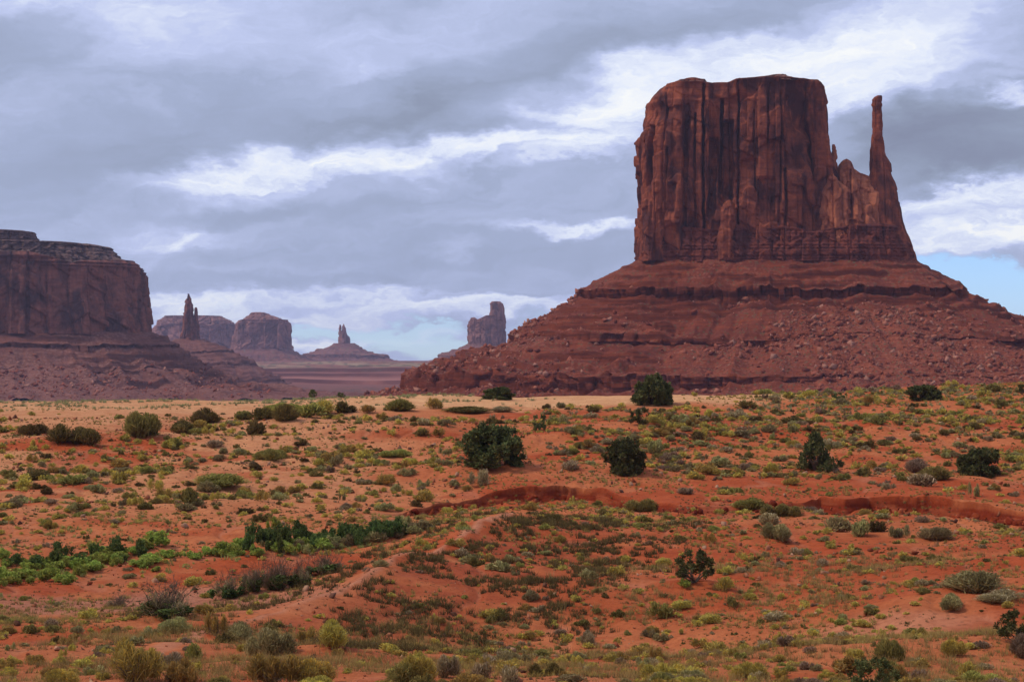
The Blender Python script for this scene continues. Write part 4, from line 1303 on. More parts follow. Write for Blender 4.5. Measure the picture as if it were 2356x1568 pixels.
def bush_data(seed, n, kind, wmul=1.0):
    """unit bush: radius about .5, height set by kind. Built of fine stems/leaf blades; tone per kind"""
    rg = np.random.default_rng(seed)
    #            lean  height  stem width, root colour, tip colour, alt tip
    K = {
        'rabbit': dict(h=.62, w=.010, root=(.20, .15, .06), tip=(.31, .255, .078), alt=(.46, .34, .06), palt=.25, lean=1.25, ll=(.5, 1.0)),
        'sage': dict(h=.55, w=.013, root=(.17, .125, .065), tip=(.225, .195, .085), alt=(.31, .28, .13), palt=.25, lean=1.3, ll=(.5, 1.0)),
        'black': dict(h=.48, w=.014, root=(.075, .055, .026), tip=(.13, .105, .038), alt=(.19, .14, .048), palt=.3, lean=1.4, ll=(.5, 1.0)),
        'olive': dict(h=.50, w=.013, root=(.10, .08, .035), tip=(.185, .17, .052), alt=(.27, .23, .07), palt=.3, lean=1.35, ll=(.5, 1.0)),
        'dry': dict(h=.50, w=.009, root=(.13, .085, .05), tip=(.22, .15, .08), alt=(.34, .26, .17), palt=.3, lean=1.35, ll=(.5, 1.0)),
        'green': dict(h=.85, w=.017, root=(.10, .10, .04), tip=(.20, .245, .055), alt=(.32, .34, .08), palt=.3, lean=.95, ll=(.4, 1.0)),
        'willow': dict(h=1.05, w=.017, root=(.05, .055, .025), tip=(.10, .135, .036), alt=(.17, .19, .05), palt=.25, lean=.75, ll=(.3, 1.0)),
    }[kind]
    # several sub-mounds so that the outline is uneven
    nm = 5 if kind != 'willow' else 7
    mc = np.stack([rg.normal(size=nm) * .20, rg.normal(size=nm) * .20], -1)
    mc[0] = 0
    mr = rg.uniform(.55, 1.0, nm)
    which = rg.integers(0, nm, n)
    an = rg.uniform(0, 2 * math.pi, n)
    co = rg.random(n) ** .8
    lean = np.clip(K['lean'] * (1 - co), 0, 1.5)
    d = np.stack([np.cos(an) * np.sin(lean), np.sin(an) * np.sin(lean), np.cos(lean)], -1)
    L = rg.uniform(*K['ll'], n) * mr[which]
    rad = np.array([.42, .42, K['h']])
    tip = np.concatenate([mc[which], np.zeros((n, 1))], 1) * np.array([1, 1, 1]) + d * L[:, None] * rad
    tip[:, 2] += 0.02
    leaf_len = rg.uniform(.10, .22, n) if kind not in ('willow', 'green') else rg.uniform(.08, .18, n)
    dirn = d + rg.normal(size=(n, 3)) * .35
    dirn[:, 2] = np.abs(dirn[:, 2]) * .8 + .15
    dirn /= np.linalg.norm(dirn, axis=1)[:, None]
    root = tip - dirn * leaf_len[:, None]
    root[:, 2] = np.maximum(root[:, 2], -.03)
    side = np.cross(dirn, rg.normal(size=(n, 3)))
    side /= np.linalg.norm(side, axis=1)[:, None] + 1e-9
    w = K['w'] * rg.uniform(.7, 1.5, (n, 1)) * (1600 / n) ** .5 * wmul
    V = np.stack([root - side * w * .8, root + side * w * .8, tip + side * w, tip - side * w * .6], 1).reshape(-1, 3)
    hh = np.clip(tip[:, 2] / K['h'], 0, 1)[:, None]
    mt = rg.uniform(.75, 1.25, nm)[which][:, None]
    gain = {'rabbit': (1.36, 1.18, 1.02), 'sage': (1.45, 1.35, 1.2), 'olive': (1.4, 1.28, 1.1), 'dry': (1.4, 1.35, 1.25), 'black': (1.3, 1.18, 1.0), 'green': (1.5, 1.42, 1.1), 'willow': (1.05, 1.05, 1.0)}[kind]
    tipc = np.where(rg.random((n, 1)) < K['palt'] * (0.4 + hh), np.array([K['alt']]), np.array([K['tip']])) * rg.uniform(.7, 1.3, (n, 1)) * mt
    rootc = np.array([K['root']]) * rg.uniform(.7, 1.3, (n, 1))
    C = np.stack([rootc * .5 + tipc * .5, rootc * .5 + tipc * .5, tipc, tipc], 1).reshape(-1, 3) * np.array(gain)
    # unit footprint: 1 wide, 1 high
    V = V * np.array([1 / (2 * np.percentile(np.abs(V[:, 0]), 98)), 1 / (2 * np.percentile(np.abs(V[:, 1]), 98)), 1 / np.percentile(V[:, 2], 99)])
    return V, np.arange(len(V)).reshape(-1, 4), C


def stems_data(seed, n, spread, h, r):
    rg = np.random.default_rng(seed)
    out = []
    for k in range(n):
        an = rg.uniform(0, 6.28)
        tl_ = rg.uniform(.1, spread)
        d = np.array([math.cos(an) * math.sin(tl_), math.sin(an) * math.sin(tl_), math.cos(tl_)])
        pts, rad = limb(rg, rg.normal(size=3) * np.array([.06, .06, 0]), d, h * rg.uniform(.6, 1.05), r, 6, .14, .06)
        out.append(tube(pts, rad, 4))
        for q in range(5):
            i = rg.integers(2, 6)
            d2 = pts[min(i + 1, 6)] - pts[i] + rg.normal(size=3) * .10
            p2, r2 = limb(rg, pts[i], d2 / np.linalg.norm(d2), h * rg.uniform(.2, .42), r * .5, 4, .22, .06)
            out.append(tube(p2, r2, 3))
            for q2 in range(3):
                i2 = rg.integers(1, 4)
                d3 = p2[i2 + 1] - p2[i2] + rg.normal(size=3) * .05
                p3, r3 = limb(rg, p2[i2], d3 / np.linalg.norm(d3), h * rg.uniform(.1, .22), r * .3, 3, .25, .04)
                out.append(tube(p3, r3, 3))
    return join(out)


def copy_tree(src, parent=None):
    c = src.copy()
    col.objects.link(c)
    if parent is not None:
        c.parent = parent
    for ch in src.children:
        copy_tree(ch, c)
    return c


# ---- junipers, one by one
JUN = [
    # U, V foot, width px, height px, shape, label
    (1135, 1073, 136, 102, 'round', 'biggest dark green juniper, rounded and broad, on the sandy mound above the cut bank'),
    (1440, 1089, 92, 88, 'upright', 'upright dark juniper with a ragged left side, on bare sand behind the cut bank'),
    (1876, 1082, 84, 92, 'cone', 'pointed cone shaped dark juniper among shrubs on the red slope'),
    (2250, 1095, 94, 70, 'round', 'compact dark juniper dome nearest the right edge, above the deep cut bank'),
    (1500, 929, 92, 74, 'round', 'dark juniper standing up against the red butte on the pale dune crest'),
    (1470, 979, 46, 44, 'upright', 'small juniper just downhill of the one on the dune crest'),
    (1242, 990, 32, 39, 'upright', 'narrow egg shaped little juniper on the red slope behind the biggest juniper'),
    (1150, 919, 74, 31, 'low', 'low wide juniper hugging the dune crest below the red cliff band'),
    (2124, 920, 82, 38, 'low', 'low spreading juniper on the grassy crest under the scree at the right'),
    (1600, 1338, 92, 79, 'open', 'lone gnarled juniper with open branches in the middle of the red hollow'),
    (2346, 1476, 112, 74, 'open', 'bushy juniper leaning in at the right edge of the near slope'),
    (2010, 1600, 110, 90, 'open', 'juniper top poking up at the bottom edge, sprigs reaching over the sand'),
    (720, 914, 20, 24, 'open', 'tiny gnarled juniper alone on the dune crest before the far benches'),
    (785, 915, 22, 14, 'low', 'tiny low juniper on the dune crest, right of a taller tiny one'),
    (2352, 908, 20, 26, 'upright', 'dark little juniper on the crest at the very right edge'),
    (1935, 922, 42, 20, 'low', 'flat dark juniper bush on the crest between the dune and the right scree'),
    (1920, 1088, 58, 40, 'low', 'low dark juniper sprawling at the foot of the cone shaped juniper'),
]
for k, (u, v, wpx, hpx, shp, lab) in enumerate(JUN):
    x, y, z = hit(u, v)
    s = y / F
    big = wpx > 60
    (tV, tF), (cV, cF, cC) = juniper_data(500 + k, shp, (48 if shp == 'open' else (90 if shp == 'cone' else 300)) if big else 70, 70 if big else 50, shp != 'open')
    wid, hei = wpx * s, hpx * s
    zmax, xmax = cV[:, 2].max(), np.percentile(np.abs(cV[:, 0]), 99.5) * 2
    sc = np.array([wid / xmax, wid / xmax, hei / zmax])
    t = empty('juniper', (x, y, z))
    set_props(t, lab, 'juniper', 'junipers on the desert slope')
    link('trunk', mesh_data('trunk', tV * sc, tF, M_bark), t)
    link('crown', mesh_data('crown', cV * sc, cF, M_juniper, cC), t)

# ---- shrubs
SHRUB = {}
for kind in ('rabbit', 'sage', 'black', 'olive', 'dry', 'green', 'willow'):
    SHRUB[kind] = {}
    for res, nb in (('hi', 5200), ('mid', 1100), ('lo', 280)):
        SHRUB[kind][res] = []
        for i in range(7):
            V, Fc, C = bush_data(1000 + 10 * i + hash(res) % 1 + {'hi': 0, 'mid': 1, 'lo': 2}[res] + sum(map(ord, kind)), nb, kind)
            SHRUB[kind][res].append((V, Fc, C, None))
NAMES = {'rabbit': ('rabbitbrush', 'shrub'), 'sage': ('sagebrush', 'shrub'), 'black': ('blackbrush', 'shrub'), 'olive': ('saltbush', 'shrub'), 'dry': ('dry_shrub', 'shrub'),
         'green': ('green_shrub', 'shrub'), 'willow': ('willow_shrub', 'shrub')}
_ME = {}


def shrub_mesh(kind, res, i):
    key = (kind, res, i)
    if key not in _ME:
        V, Fc, C, _ = SHRUB[kind][res][i]
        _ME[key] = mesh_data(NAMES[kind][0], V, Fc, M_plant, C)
    return _ME[key]


_TWIG = {}


def twig_mesh(i):
    if i not in _TWIG:
        V, Fc = stems_data(1700 + i, 9, 1.0, .62, .012)
        _TWIG[i] = mesh_data('stems', V, Fc, M_bark)
    return _TWIG[i]


HN = {'rabbit': .62, 'sage': .55, 'black': .48, 'olive': .50, 'dry': .50, 'green': .85, 'willow': 1.05}
prg = np.random.default_rng(4242)
TAKEN = []


def place_shrub(kind, x, y, z, wid, hei, label, group, yaw=None, res=None, stems=False):
    px = wid / y * 1910
    if res is None:
        res = 'hi' if px > 26 else ('mid' if px > 10 else 'lo')
    i = int(prg.integers(7))
    name, cat = NAMES[kind]
    me = shrub_mesh(kind, res, i)
    yaw = prg.uniform(0, 6.28) if yaw is None else yaw
    sxy, sz = wid, hei
    e1, e2 = prg.uniform(.85, 1.2), prg.uniform(.7, 1.15)
    if stems:
        t = empty(name, (x, y, z))
        a = link('foliage', me, t)
        a.scale = (sxy, sxy, sz)
        a.rotation_euler = (0, 0, yaw)
        b2 = link('stems', twig_mesh(i), t)
        b2.scale = (sxy * .9, sxy * .9, sz * 1.15)
    else:
        t = link(name, me)
        t.location = (x, y, z)
        t.scale = (sxy * e1, sxy * e2, sz)
        t.rotation_euler = (0, 0, yaw)
    set_props(t, label, cat, group)
    return t


# the ones that stand out, one by one: kind, U, V foot, width px, height px, label
BIG = [
    ('black', 90, 1001, 78, 25, 'wide dark blackbrush mound at the top left, leftmost of the row on the pale sand'),
    ('black', 182, 1019, 112, 38, 'largest dark blackbrush mound on the pale sand at the left'),
    ('olive', 337, 1001, 84, 50, 'tall olive green saltbush mound on the pale sand below the dune crest'),
    ('olive', 410, 994, 60, 24, 'low olive saltbush just right of the tall olive mound on pale sand'),
    ('black', 464, 973, 72, 31, 'dark rounded blackbrush dome close under the pale dune crest'),
    ('black', 604, 963, 46, 24, 'dark blackbrush at the left end of the long clump under the dune crest'),
    ('olive', 650, 950, 80, 22, 'olive saltbush at the back of the long clump under the dune crest'),
    ('black', 662, 966, 62, 34, 'dark blackbrush in the middle front of the long clump under the dune crest'),
    ('olive', 706, 958, 56, 28, 'dark olive saltbush at the right end of the long clump under the dune crest'),
    ('rabbit', 742, 952, 56, 30, 'yellow green rabbitbrush joining the long dark clump under the dune crest'),
    ('black', 790, 948, 48, 24, 'separate dark blackbrush right of the long clump under the dune crest'),
    ('rabbit', 852, 950, 50, 18, 'flat yellow green rabbitbrush right of the separate dark blackbrush'),
    ('olive', 930, 944, 74, 24, 'wide grey green saltbush by the orange dune edge left of the low wide juniper'),
    ('rabbit', 1000, 940, 36, 24, 'rounded yellow green rabbitbrush at the right end of the dune edge row'),
    ('black', 1080, 948, 90, 12, 'long low dark blackbrush hedge along the dune edge below the low wide juniper'),
    ('dry', 1160, 946, 60, 11, 'brown low dry shrub ending the dark hedge along the dune edge'),
    ('black', 586, 1000, 40, 33, 'dark brown blackbrush standing alone in the middle of the left slope'),
    ('olive', 502, 1118, 96, 26, 'long dark olive saltbush bank in the middle of the left slope'),
    ('sage', 476, 1133, 44, 24, 'grey green sagebrush against the front of the long olive bank'),
    ('black', 438, 1163, 34, 40, 'two tiered dark blackbrush below the left end of the long olive bank'),
    ('olive', 622, 1057, 64, 24, 'dark olive saltbush spread wide on the left slope above the long olive bank'),
    ('olive', 920, 1050, 70, 16, 'dark olive flat saltbush left of the biggest juniper'),
    ('dry', 1106, 1117, 50, 36, 'half dead grey brown shrub just below the biggest juniper'),
    ('sage', 1652, 1075, 56, 24, 'dark grey sagebrush between the upright juniper and the cone shaped juniper'),
    ('rabbit', 1770, 1088, 40, 22, 'yellow green rabbitbrush on bare sand left of the cone shaped juniper'),
    ('sage', 1504, 1044, 36, 30, 'round grey green sagebrush right behind the upright juniper'),
    ('dry', 2112, 1082, 64, 26, 'grey purple shrub, upper one of the stacked pair left of the right hand juniper'),
    ('olive', 2142, 1104, 72, 28, 'olive saltbush in the middle of the stack left of the right hand juniper'),
    ('dry', 2118, 1116, 58, 26, 'dark grey shrub, lowest of the stack left of the right hand juniper'),
    ('sage', 2248, 1142, 52, 30, 'grey sagebrush right above the deep cut bank near the right edge'),
    ('olive', 1480, 1176, 62, 26, 'dark olive saltbush sitting against the foot of the cut bank'),
    ('olive', 1728, 1168, 70, 22, 'olive bank of saltbush in the wash, left half of the pair between the two cuts'),
    ('olive', 1800, 1186, 84, 26, 'olive bank of saltbush in the wash, right half of the pair between the two cuts'),
    ('sage', 1786, 1238, 66, 34, 'wide dark sagebrush below the olive bank on the right near slope'),
    ('dry', 1772, 1206, 40, 26, 'dark grey twiggy shrub just behind the wide dark sagebrush'),
    ('sage', 1936, 1222, 56, 32, 'grey sagebrush, first of the line below the deep cut bank'),
    ('sage', 1986, 1232, 50, 34, 'taller grey green sagebrush, second of the line below the deep cut bank'),
    ('black', 2016, 1222, 40, 24, 'dark blackbrush, third of the line below the deep cut bank'),
    ('sage', 2066, 1236, 56, 27, 'grey sagebrush, fourth of the line below the deep cut bank'),
    ('sage', 2154, 1242, 66, 28, 'broad grey sagebrush, last of the line below the deep cut bank'),
    ('sage', 2240, 1364, 116, 46, 'very wide blue grey sagebrush bank on the red mound at the right'),
    ('sage', 2196, 1398, 64, 30, 'blue grey sagebrush with yellow tops on the near side of the red mound'),
    ('dry', 2300, 1382, 90, 22, 'brown shrub strip on the red mound right of the blue grey sagebrush bank'),
    ('rabbit', 755, 1484, 92, 52, 'big rounded golden rabbitbrush standing clear at the foot of the ridge'),
    ('rabbit', 700, 1478, 44, 34, 'bright yellow rabbitbrush leaning on the left of the big golden one'),
    ('rabbit', 300, 1568, 116, 84, 'largest yellow green rabbitbrush in the near left corner group'),
    ('dry', 385, 1540, 80, 40, 'grey leafless shrub behind the largest rabbitbrush in the near left group'),
    ('rabbit', 400, 1572, 90, 50, 'yellow green rabbitbrush right of the largest one in the near left group'),
    ('olive', 436, 1524, 52, 44, 'olive green bush behind the near left group, tops yellowish'),
    ('sage', 632, 1510, 98, 58, 'grey brown sagebrush with feathery green tops in the near middle left'),
    ('sage', 560, 1474, 66, 40, 'dark green grey sagebrush on the near left rise behind the feathery one'),
    ('rabbit', 498, 1462, 56, 50, 'pale straw rabbitbrush at the top of the near left rise'),
    ('rabbit', 626, 1572, 110, 62, 'golden brown rabbitbrush at the bottom edge below the feathery sagebrush'),
    ('rabbit', 716, 1572, 90, 54, 'yellow green rabbitbrush at the bottom edge right of the golden brown one'),
    ('rabbit', 962, 1566, 80, 60, 'tall yellow rabbitbrush at the bottom edge left of the grey bush'),
    ('dry', 1020, 1560, 60, 50, 'grey brown dry bush between two yellow ones at the bottom edge'),
    ('dry', 1100, 1562, 56, 36, 'small dark grey shrub alone on sand at the bottom edge'),
    ('dry', 1180, 1572, 56, 40, 'dark twiggy dry shrub at the bottom edge centre'),
    ('olive', 2042, 1521, 64, 48, 'feathery dark green bush standing alone above the bottom right sprigs'),
    ('rabbit', 2190, 1510, 60, 34, 'yellow green rabbitbrush pair member at the foot of the bare red mound'),
    ('rabbit', 2222, 1562, 48, 42, 'compact olive yellow rabbitbrush near the bottom right corner'),
    ('olive', 1530, 1422, 52, 34, 'olive bush with yellow tips in the hollow below the lone gnarled juniper'),
    ('sage', 1225, 1385, 40, 24, 'dark grey sagebrush on the flank of the ridge above the hollow'),
    ('sage', 1150, 1312, 46, 22, 'grey green sagebrush high on the flank of the ridge'),
    ('dry', 2350, 1510, 70, 46, 'grey purple dry shrub at the right edge below the leaning juniper'),
    ('sage', 1345, 1330, 44, 20, 'flat grey sagebrush left of the lone gnarled juniper'),
    ('rabbit', 1418, 1325, 44, 24, 'yellowish sagebrush coloured rabbitbrush left of the lone gnarled juniper'),
    ('green', 1570, 1352, 44, 20, 'fresh green bush under the left side of the lone gnarled juniper'),
    ('rabbit', 1668, 1355, 40, 30, 'bright yellow green grassy bush right of the lone gnarled juniper'),
    ('green', 362, 1256, 50, 34, 'bright green bush alone on the red slope above the green wash'),
]
for (kind, u, v, wpx, hpx, lab) in BIG:
    x, y, z = hit(u, v)
    s = y / F
    place_shrub(kind, x, y, z - .03, wpx * s, hpx * s * 1.05, lab, None, stems=wpx > 54)
    TAKEN.append((u, v, wpx))

# twiggy tamarisks beside the ridge: bare stems with a green skirt
TW = [(385, 1422, 134, 96, 'large dark twiggy bush with a green skirt, nearest in the ridge row'),
      (525, 1376, 84, 74, 'arching twiggy bush, second in the ridge row'),
      (585, 1362, 72, 88, 'thin twiggy bush between two fuller ones in the row by the ridge'),
      (640, 1356, 96, 92, 'tallest purple grey twiggy bush in the row by the ridge'),
      (690, 1348, 60, 76, 'twiggy bush at the right shoulder of the tallest purple grey one'),
      (750, 1322, 92, 64, 'twiggy bush with a leafy right half, last in the row by the ridge'),
      (275, 1395, 60, 34, 'small purple brown leafless bush left of the large twiggy bush')]
for k, (u, v, wpx, hpx, lab) in enumerate(TW):
    x, y, z = hit(u, v)
    s = y / F
    t = empty('twiggy_bush', (x, y, z - .04))
    V, Fc = stems_data(2100 + k, 24, .75, 1.0, .009)
    xm = np.percentile(np.abs(V[:, 0]), 98) * 2
    sc = np.array([wpx * s / xm, wpx * s / xm, hpx * s / np.percentile(V[:, 2], 99.5)])
    link('stems', mesh_data('stems', V * sc, Fc, M_bark), t)
    V, Fc, C = bush_data(2200 + k, 1500, 'willow' if k != 6 else 'dry')
    link('foliage', mesh_data('foliage', V * np.array([wpx * s * .9, wpx * s * .9, hpx * s * .38]), Fc, M_plant, C), t)
    V, Fc, C = bush_data(2300 + k, 1100, 'dry', .26)
    link('twigs', mesh_data('twigs', V * np.array([wpx * s * .8, wpx * s * .8, hpx * s * .62]) * np.array([1, 1, 1]), Fc, M_plant, C), t)
    set_props(t, lab, 'bush', 'twiggy bushes along the ridge')
    TAKEN.append((u, v, wpx))

# green thickets in the wash
grg = np.random.default_rng(99)


def thicket(pts, kind, n, wr, label, group, hfac):
    P = np.array(pts, float)
    for k in range(n):
        q = grg.uniform(0, len(P) - 1)
        i = int(q)
        f = q - i
        i2 = min(i + 1, len(P) - 1)
        u = P[i, 0] * (1 - f) + P[i2, 0] * f + grg.normal() * 10
        v = P[i, 1] * (1 - f) + P[i2, 1] * f + grg.normal() * P[i, 2]
        w = grg.uniform(*wr)
        x, y, z = hit(u, v)
        s = y / F
        place_shrub(kind, x, y, z - .05, w * s, w * s * hfac * grg.uniform(.75, 1.2), label, group)
        TAKEN.append((u, v, w * .8))


thicket([(-70, 1332, 14), (0, 1330, 14), (80, 1322, 16), (180, 1308, 14), (260, 1292, 12), (350, 1290, 8)], 'green', 84, (22, 46), 'bright green leafy shrub in the wash thicket at the left edge', 'bright green shrubs in the left wash', .55)
thicket([(0, 1300, 10), (120, 1296, 12), (230, 1282, 8), (330, 1284, 6)], 'willow', 14, (22, 40), 'dark green shrub mixed into the wash thicket at the left edge', 'dark green shrubs in the left wash', .95)
thicket([(360, 1284, 5), (430, 1282, 5), (540, 1276, 5), (650, 1268, 6), (760, 1258, 6)], 'green', 34, (20, 40), 'light green low shrub along the front of the middle wash', 'light green shrubs along the middle wash', .7)
thicket([(550, 1256, 8), (600, 1252, 10), (640, 1250, 10), (700, 1256, 8), (780, 1250, 8), (860, 1236, 8), (920, 1228, 6)], 'willow', 44, (20, 42), 'dark green willowy shrub in the middle wash thicket', 'dark willowy shrubs in the middle wash', 1.05)
thicket([(600, 1262, 4), (700, 1264, 5), (800, 1256, 5), (900, 1240, 5), (960, 1222, 5)], 'sage', 22, (26, 44), 'soft grey green shrub at the feet of the willowy shrubs', 'grey green shrubs at the middle wash', .6)
x, y, z = hit(632, 1222)
place_shrub('green', x, y, z - .05, 46 * y / F, 34 * y / F, 'bright lime green bush topping the middle wash thicket', None)

# everything else: the scatter of shrubs over the slopes
RESTS = {k: [] for k in NAMES}
srg = np.random.default_rng(31337)
N_TRY = 76000
d_s = np.sqrt(srg.uniform(52 ** 2, 292 ** 2, N_TRY))
t_s = srg.uniform(-.36, .36, N_TRY)
x_s, y_s = t_s * d_s, d_s
z_s = H(x_s, y_s)
u_s, v_s = project(x_s, y_s, z_s)
n_s = fbm(x_s / 9, y_s / 7, 0, 211, 3)
dn = np.zeros(N_TRY)
upper = d_s > bank_d(t_s) + 1.0
right_up = upper & (u_s > 1250)
left_up = upper & (u_s <= 1250)
# densities in plants per square metre, relative
dn = np.where(right_up, .62 * ss(v_s, 880, 905) * (1 - .85 * ss(v_s, 1085, 1110)), dn)
dn = np.where(left_up, .40 * ss(v_s, 940, 975), dn)
dn = np.where(~upper & (u_s < 900), .40, dn)
dn = np.where(~upper & (u_s >= 900), .52, dn)
dn = np.where(v_s > 1420, .95, dn)
# bare places
bare = np.zeros(N_TRY)
for (u, v, a, bb) in [(1250, 1100, 190, 45), (1450, 1120, 230, 28), (200, 1375, 260, 40), (2230, 1440, 120, 40), (600, 1000, 0.1, .1), (230, 950, 330, 28), (1350, 918, 330, 14), (1380, 975, 90, 22)]:
    bare = np.maximum(bare, np.exp(-(((u_s - u) / a) ** 2 + ((v_s - v) / bb) ** 2) ** 2))
dn = dn * (1 - .93 * bare) * (0.45 + 1.1 * ss(n_s, -.25, .35))
s_bank = d_s - bank_d(t_s)
A_s = np.interp(u_s, BANK_U, BANK_A)
dn = np.where((np.abs(s_bank + .8) < 1.6) & (A_s > .4), 0, dn)
dr, sr_, fr_ = seg_dist(x_s, y_s, RIDGE)
dn = np.where((dr < .8), dn * .1, dn)
dn = np.where((u_s > 1010) & (u_s < 1735) & (v_s < 937), dn * .04, dn)
keep = (srg.random(N_TRY) < dn * .33) & (v_s < 1620) & (v_s > 872)
cand = np.nonzero(keep)[0]
T_arr = np.array([(a, bb, c) for (a, bb, c) in TAKEN] + [(j[0], j[1], j[2]) for j in JUN])


def zone_of(u, v, up):
    if v < 960 and u < 1300:
        return 'on the pale dune crest'
    if up and u <= 1000:
        return 'on the open sandy slope at the left'
    if up and v < 990:
        return 'along the crest below the great butte'
    if up:
        return 'on the red slope among the junipers'
    if v > 1430:
        return 'on the near sand at the bottom edge'
    if u < 800:
        return 'in and around the dry wash at the left'
    return 'in the red hollow right of the ridge'


LOOK = {'rabbit': 'small yellow green rabbitbrush', 'sage': 'small grey green sagebrush', 'black': 'small dark blackbrush', 'olive': 'small olive saltbush', 'dry': 'small grey brown dry shrub'}
PLUR = {'rabbit': 'rabbitbrush', 'sage': 'sagebrush', 'black': 'blackbrush', 'olive': 'saltbush', 'dry': 'dry shrubs'}
for i in cand:
    u, v, d = u_s[i], v_s[i], d_s[i]
    up = bool(upper[i])
    if np.any((np.abs(T_arr[:, 0] - u) < T_arr[:, 2] * .55) & (v - T_arr[:, 1] > -T_arr[:, 2] * .45) & (v - T_arr[:, 1] < T_arr[:, 2] * .16)):
        continue
    base_w = 0.88 if up else (0.50 if d > 75 else 0.52)
    w = base_w * (0.42 + srg.gamma(1.6, .30))
    w = min(w, 2.3 if up else 1.25)
    if up and u > 1250:
        pk = (.36, .24, .11, .13, .16)
    elif up:
        pk = (.44, .20, .10, .18, .08)
    elif v > 1420:
        pk = (.56, .14, .04, .12, .14)
    else:
        pk = (.44, .20, .10, .12, .14)
    kind = ('rabbit', 'sage', 'black', 'olive', 'dry')[int(srg.choice(5, p=pk))]
    hh = w * srg.uniform(.36, .56) * (1.15 if kind == 'rabbit' else 1.0)
    RESTS[kind].append(((w / d) if -25 < u < 2380 else 0.0, x_s[i], y_s[i], z_s[i] - .03, w, hh, u, v, up))
counts = {}
for kind, L in RESTS.items():
    L.sort(key=lambda q: -q[0])
    already = sum(1 for b_ in BIG if b_[0] == kind)
    n_in = sum(1 for q in L if q[0] > 0)
    cap_n = min(n_in, 290 - already - (30 if kind == 'sage' else 0))
    for q in L[:cap_n]:
        zn_ = zone_of(q[6], q[7], q[8])
        place_shrub(kind, q[1], q[2], q[3], q[4], q[5], LOOK[kind] + ' ' + zn_, PLUR[kind] + ' ' + zn_)
    rest = L[cap_n:]
    counts[kind] = len(L)
    if rest:
        Vs, Fs, Cs, b0 = [], [], [], 0
        for q in rest:
            V, Fc, C, _ = SHRUB[kind]['lo'][int(srg.integers(7))]
            a = srg.uniform(0, 6.28)
            ca, sa = math.cos(a), math.sin(a)
            sxy, sz = q[4], q[5]
            P = np.stack([(V[:, 0] * ca - V[:, 1] * sa) * sxy + q[1], (V[:, 0] * sa + V[:, 1] * ca) * sxy + q[2], V[:, 2] * sz + q[3]], -1)
            Vs.append(P)
            Fs.append(Fc + b0)
            b0 += len(V)
            Cs.append(C * srg.uniform(.8, 1.2))
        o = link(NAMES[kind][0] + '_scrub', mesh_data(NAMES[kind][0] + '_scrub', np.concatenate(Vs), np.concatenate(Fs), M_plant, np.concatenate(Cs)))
        set_props(o, 'scattered scrub of the smallest ' + PLUR[kind] + ' over the red slopes', 'scrub', None, 'stuff')
print('shrub counts', counts)


# ---- grass and tiny tufts: ground cover nobody could count
def tufts(name, label, n, dens, tip, root, hgt, blades, wid, seed):
    rg = np.random.default_rng(seed)
    n = int(n * 1.25)
    m = n * 14
    d = np.sqrt(rg.uniform(50 ** 2, 295 ** 2, m))
    t = rg.uniform(-.36, .36, m)
    x, y = t * d, d
    z = H(x, y)
    u, v = project(x, y, z)
    p = dens(u, v, d, x, y, t)
    k = np.nonzero((rg.random(m) < p) & (v < 1640))[0][:n]
    x, y, z, d = x[k], y[k], z[k], d[k]
    B = blades
    X = np.repeat(np.stack([x, y, z], -1), B, 0)
    nb = len(X)
    h = np.repeat(rg.uniform(*hgt, len(k)), B) * rg.uniform(.6, 1.1, nb)
    an = rg.uniform(0, 6.28, nb)
    ln = rg.uniform(.1, .9, nb)
    rt = X + np.stack([rg.normal(size=nb) * h * .28, rg.normal(size=nb) * h * .28, 0 * h - .02], -1)
    tipp = rt + np.stack([np.cos(an) * np.sin(ln) * h, np.sin(an) * np.sin(ln) * h, np.cos(ln) * h], -1)
    a2 = rg.uniform(0, 6.28, nb)
    sd_ = np.stack([np.cos(a2), np.sin(a2), 0 * a2], -1) * (wid * np.repeat(d, B) / 100)[:, None]
    V = np.stack([rt - sd_, rt + sd_, tipp + sd_ * .35], 1).reshape(-1, 3)
    tone = np.repeat(rg.uniform(.7, 1.3, len(k)), B)[:, None]
    ct = np.array([tip]) * np.array([1.35, 1.28, 1.1]) * tone * rg.uniform(.8, 1.2, (nb, 1))
    cr = np.array([root]) * tone
    C = np.stack([cr, cr, ct], 1).reshape(-1, 3)
    o = link(name, mesh_data(name, V, np.arange(len(V)).reshape(-1, 3), M_plant, C))
    set_props(o, label, 'grass', None, 'stuff')


def ridge_flank(x, y):
    dr, sd_, fr = seg_dist(x, y, RIDGE)
    return (sd_ > 0) & (fr > .05) & (fr < .98), dr


def dens_yellow(u, v, d, x, y, t):
    n = ss(fbm(x / 7, y / 6, 0, 311, 3), -.15, .35)
    up = d > bank_d(t)
    base = np.where(up, .25 * ss(u, 900, 1400) + .12, .35)
    base = np.where(v > 1400, .75, base)
    base = base * (1 - ss(-v, -960, -930) * (1 - ss(u, 1500, 1800)))
    dr = seg_dist(x, y, RIDGE)[0]
    return base * n * ss(dr, .6, 1.5)


def dens_flank(u, v, d, x, y, t):
    ok, dr = ridge_flank(x, y)
    left = (~ok) & (dr < 6) & (u < 1250) & (v > 1170) & (v < 1420)
    n = ss(fbm(x / 2.5, y / 2.5, 0, 331, 3), -.2, .3)
    return (ok * ss(dr, .4, 1.0) * (1 - ss(dr, 8, 15)) * .95 + left * .4 * ss(dr, .7, 2.0)) * n * (d < 160)


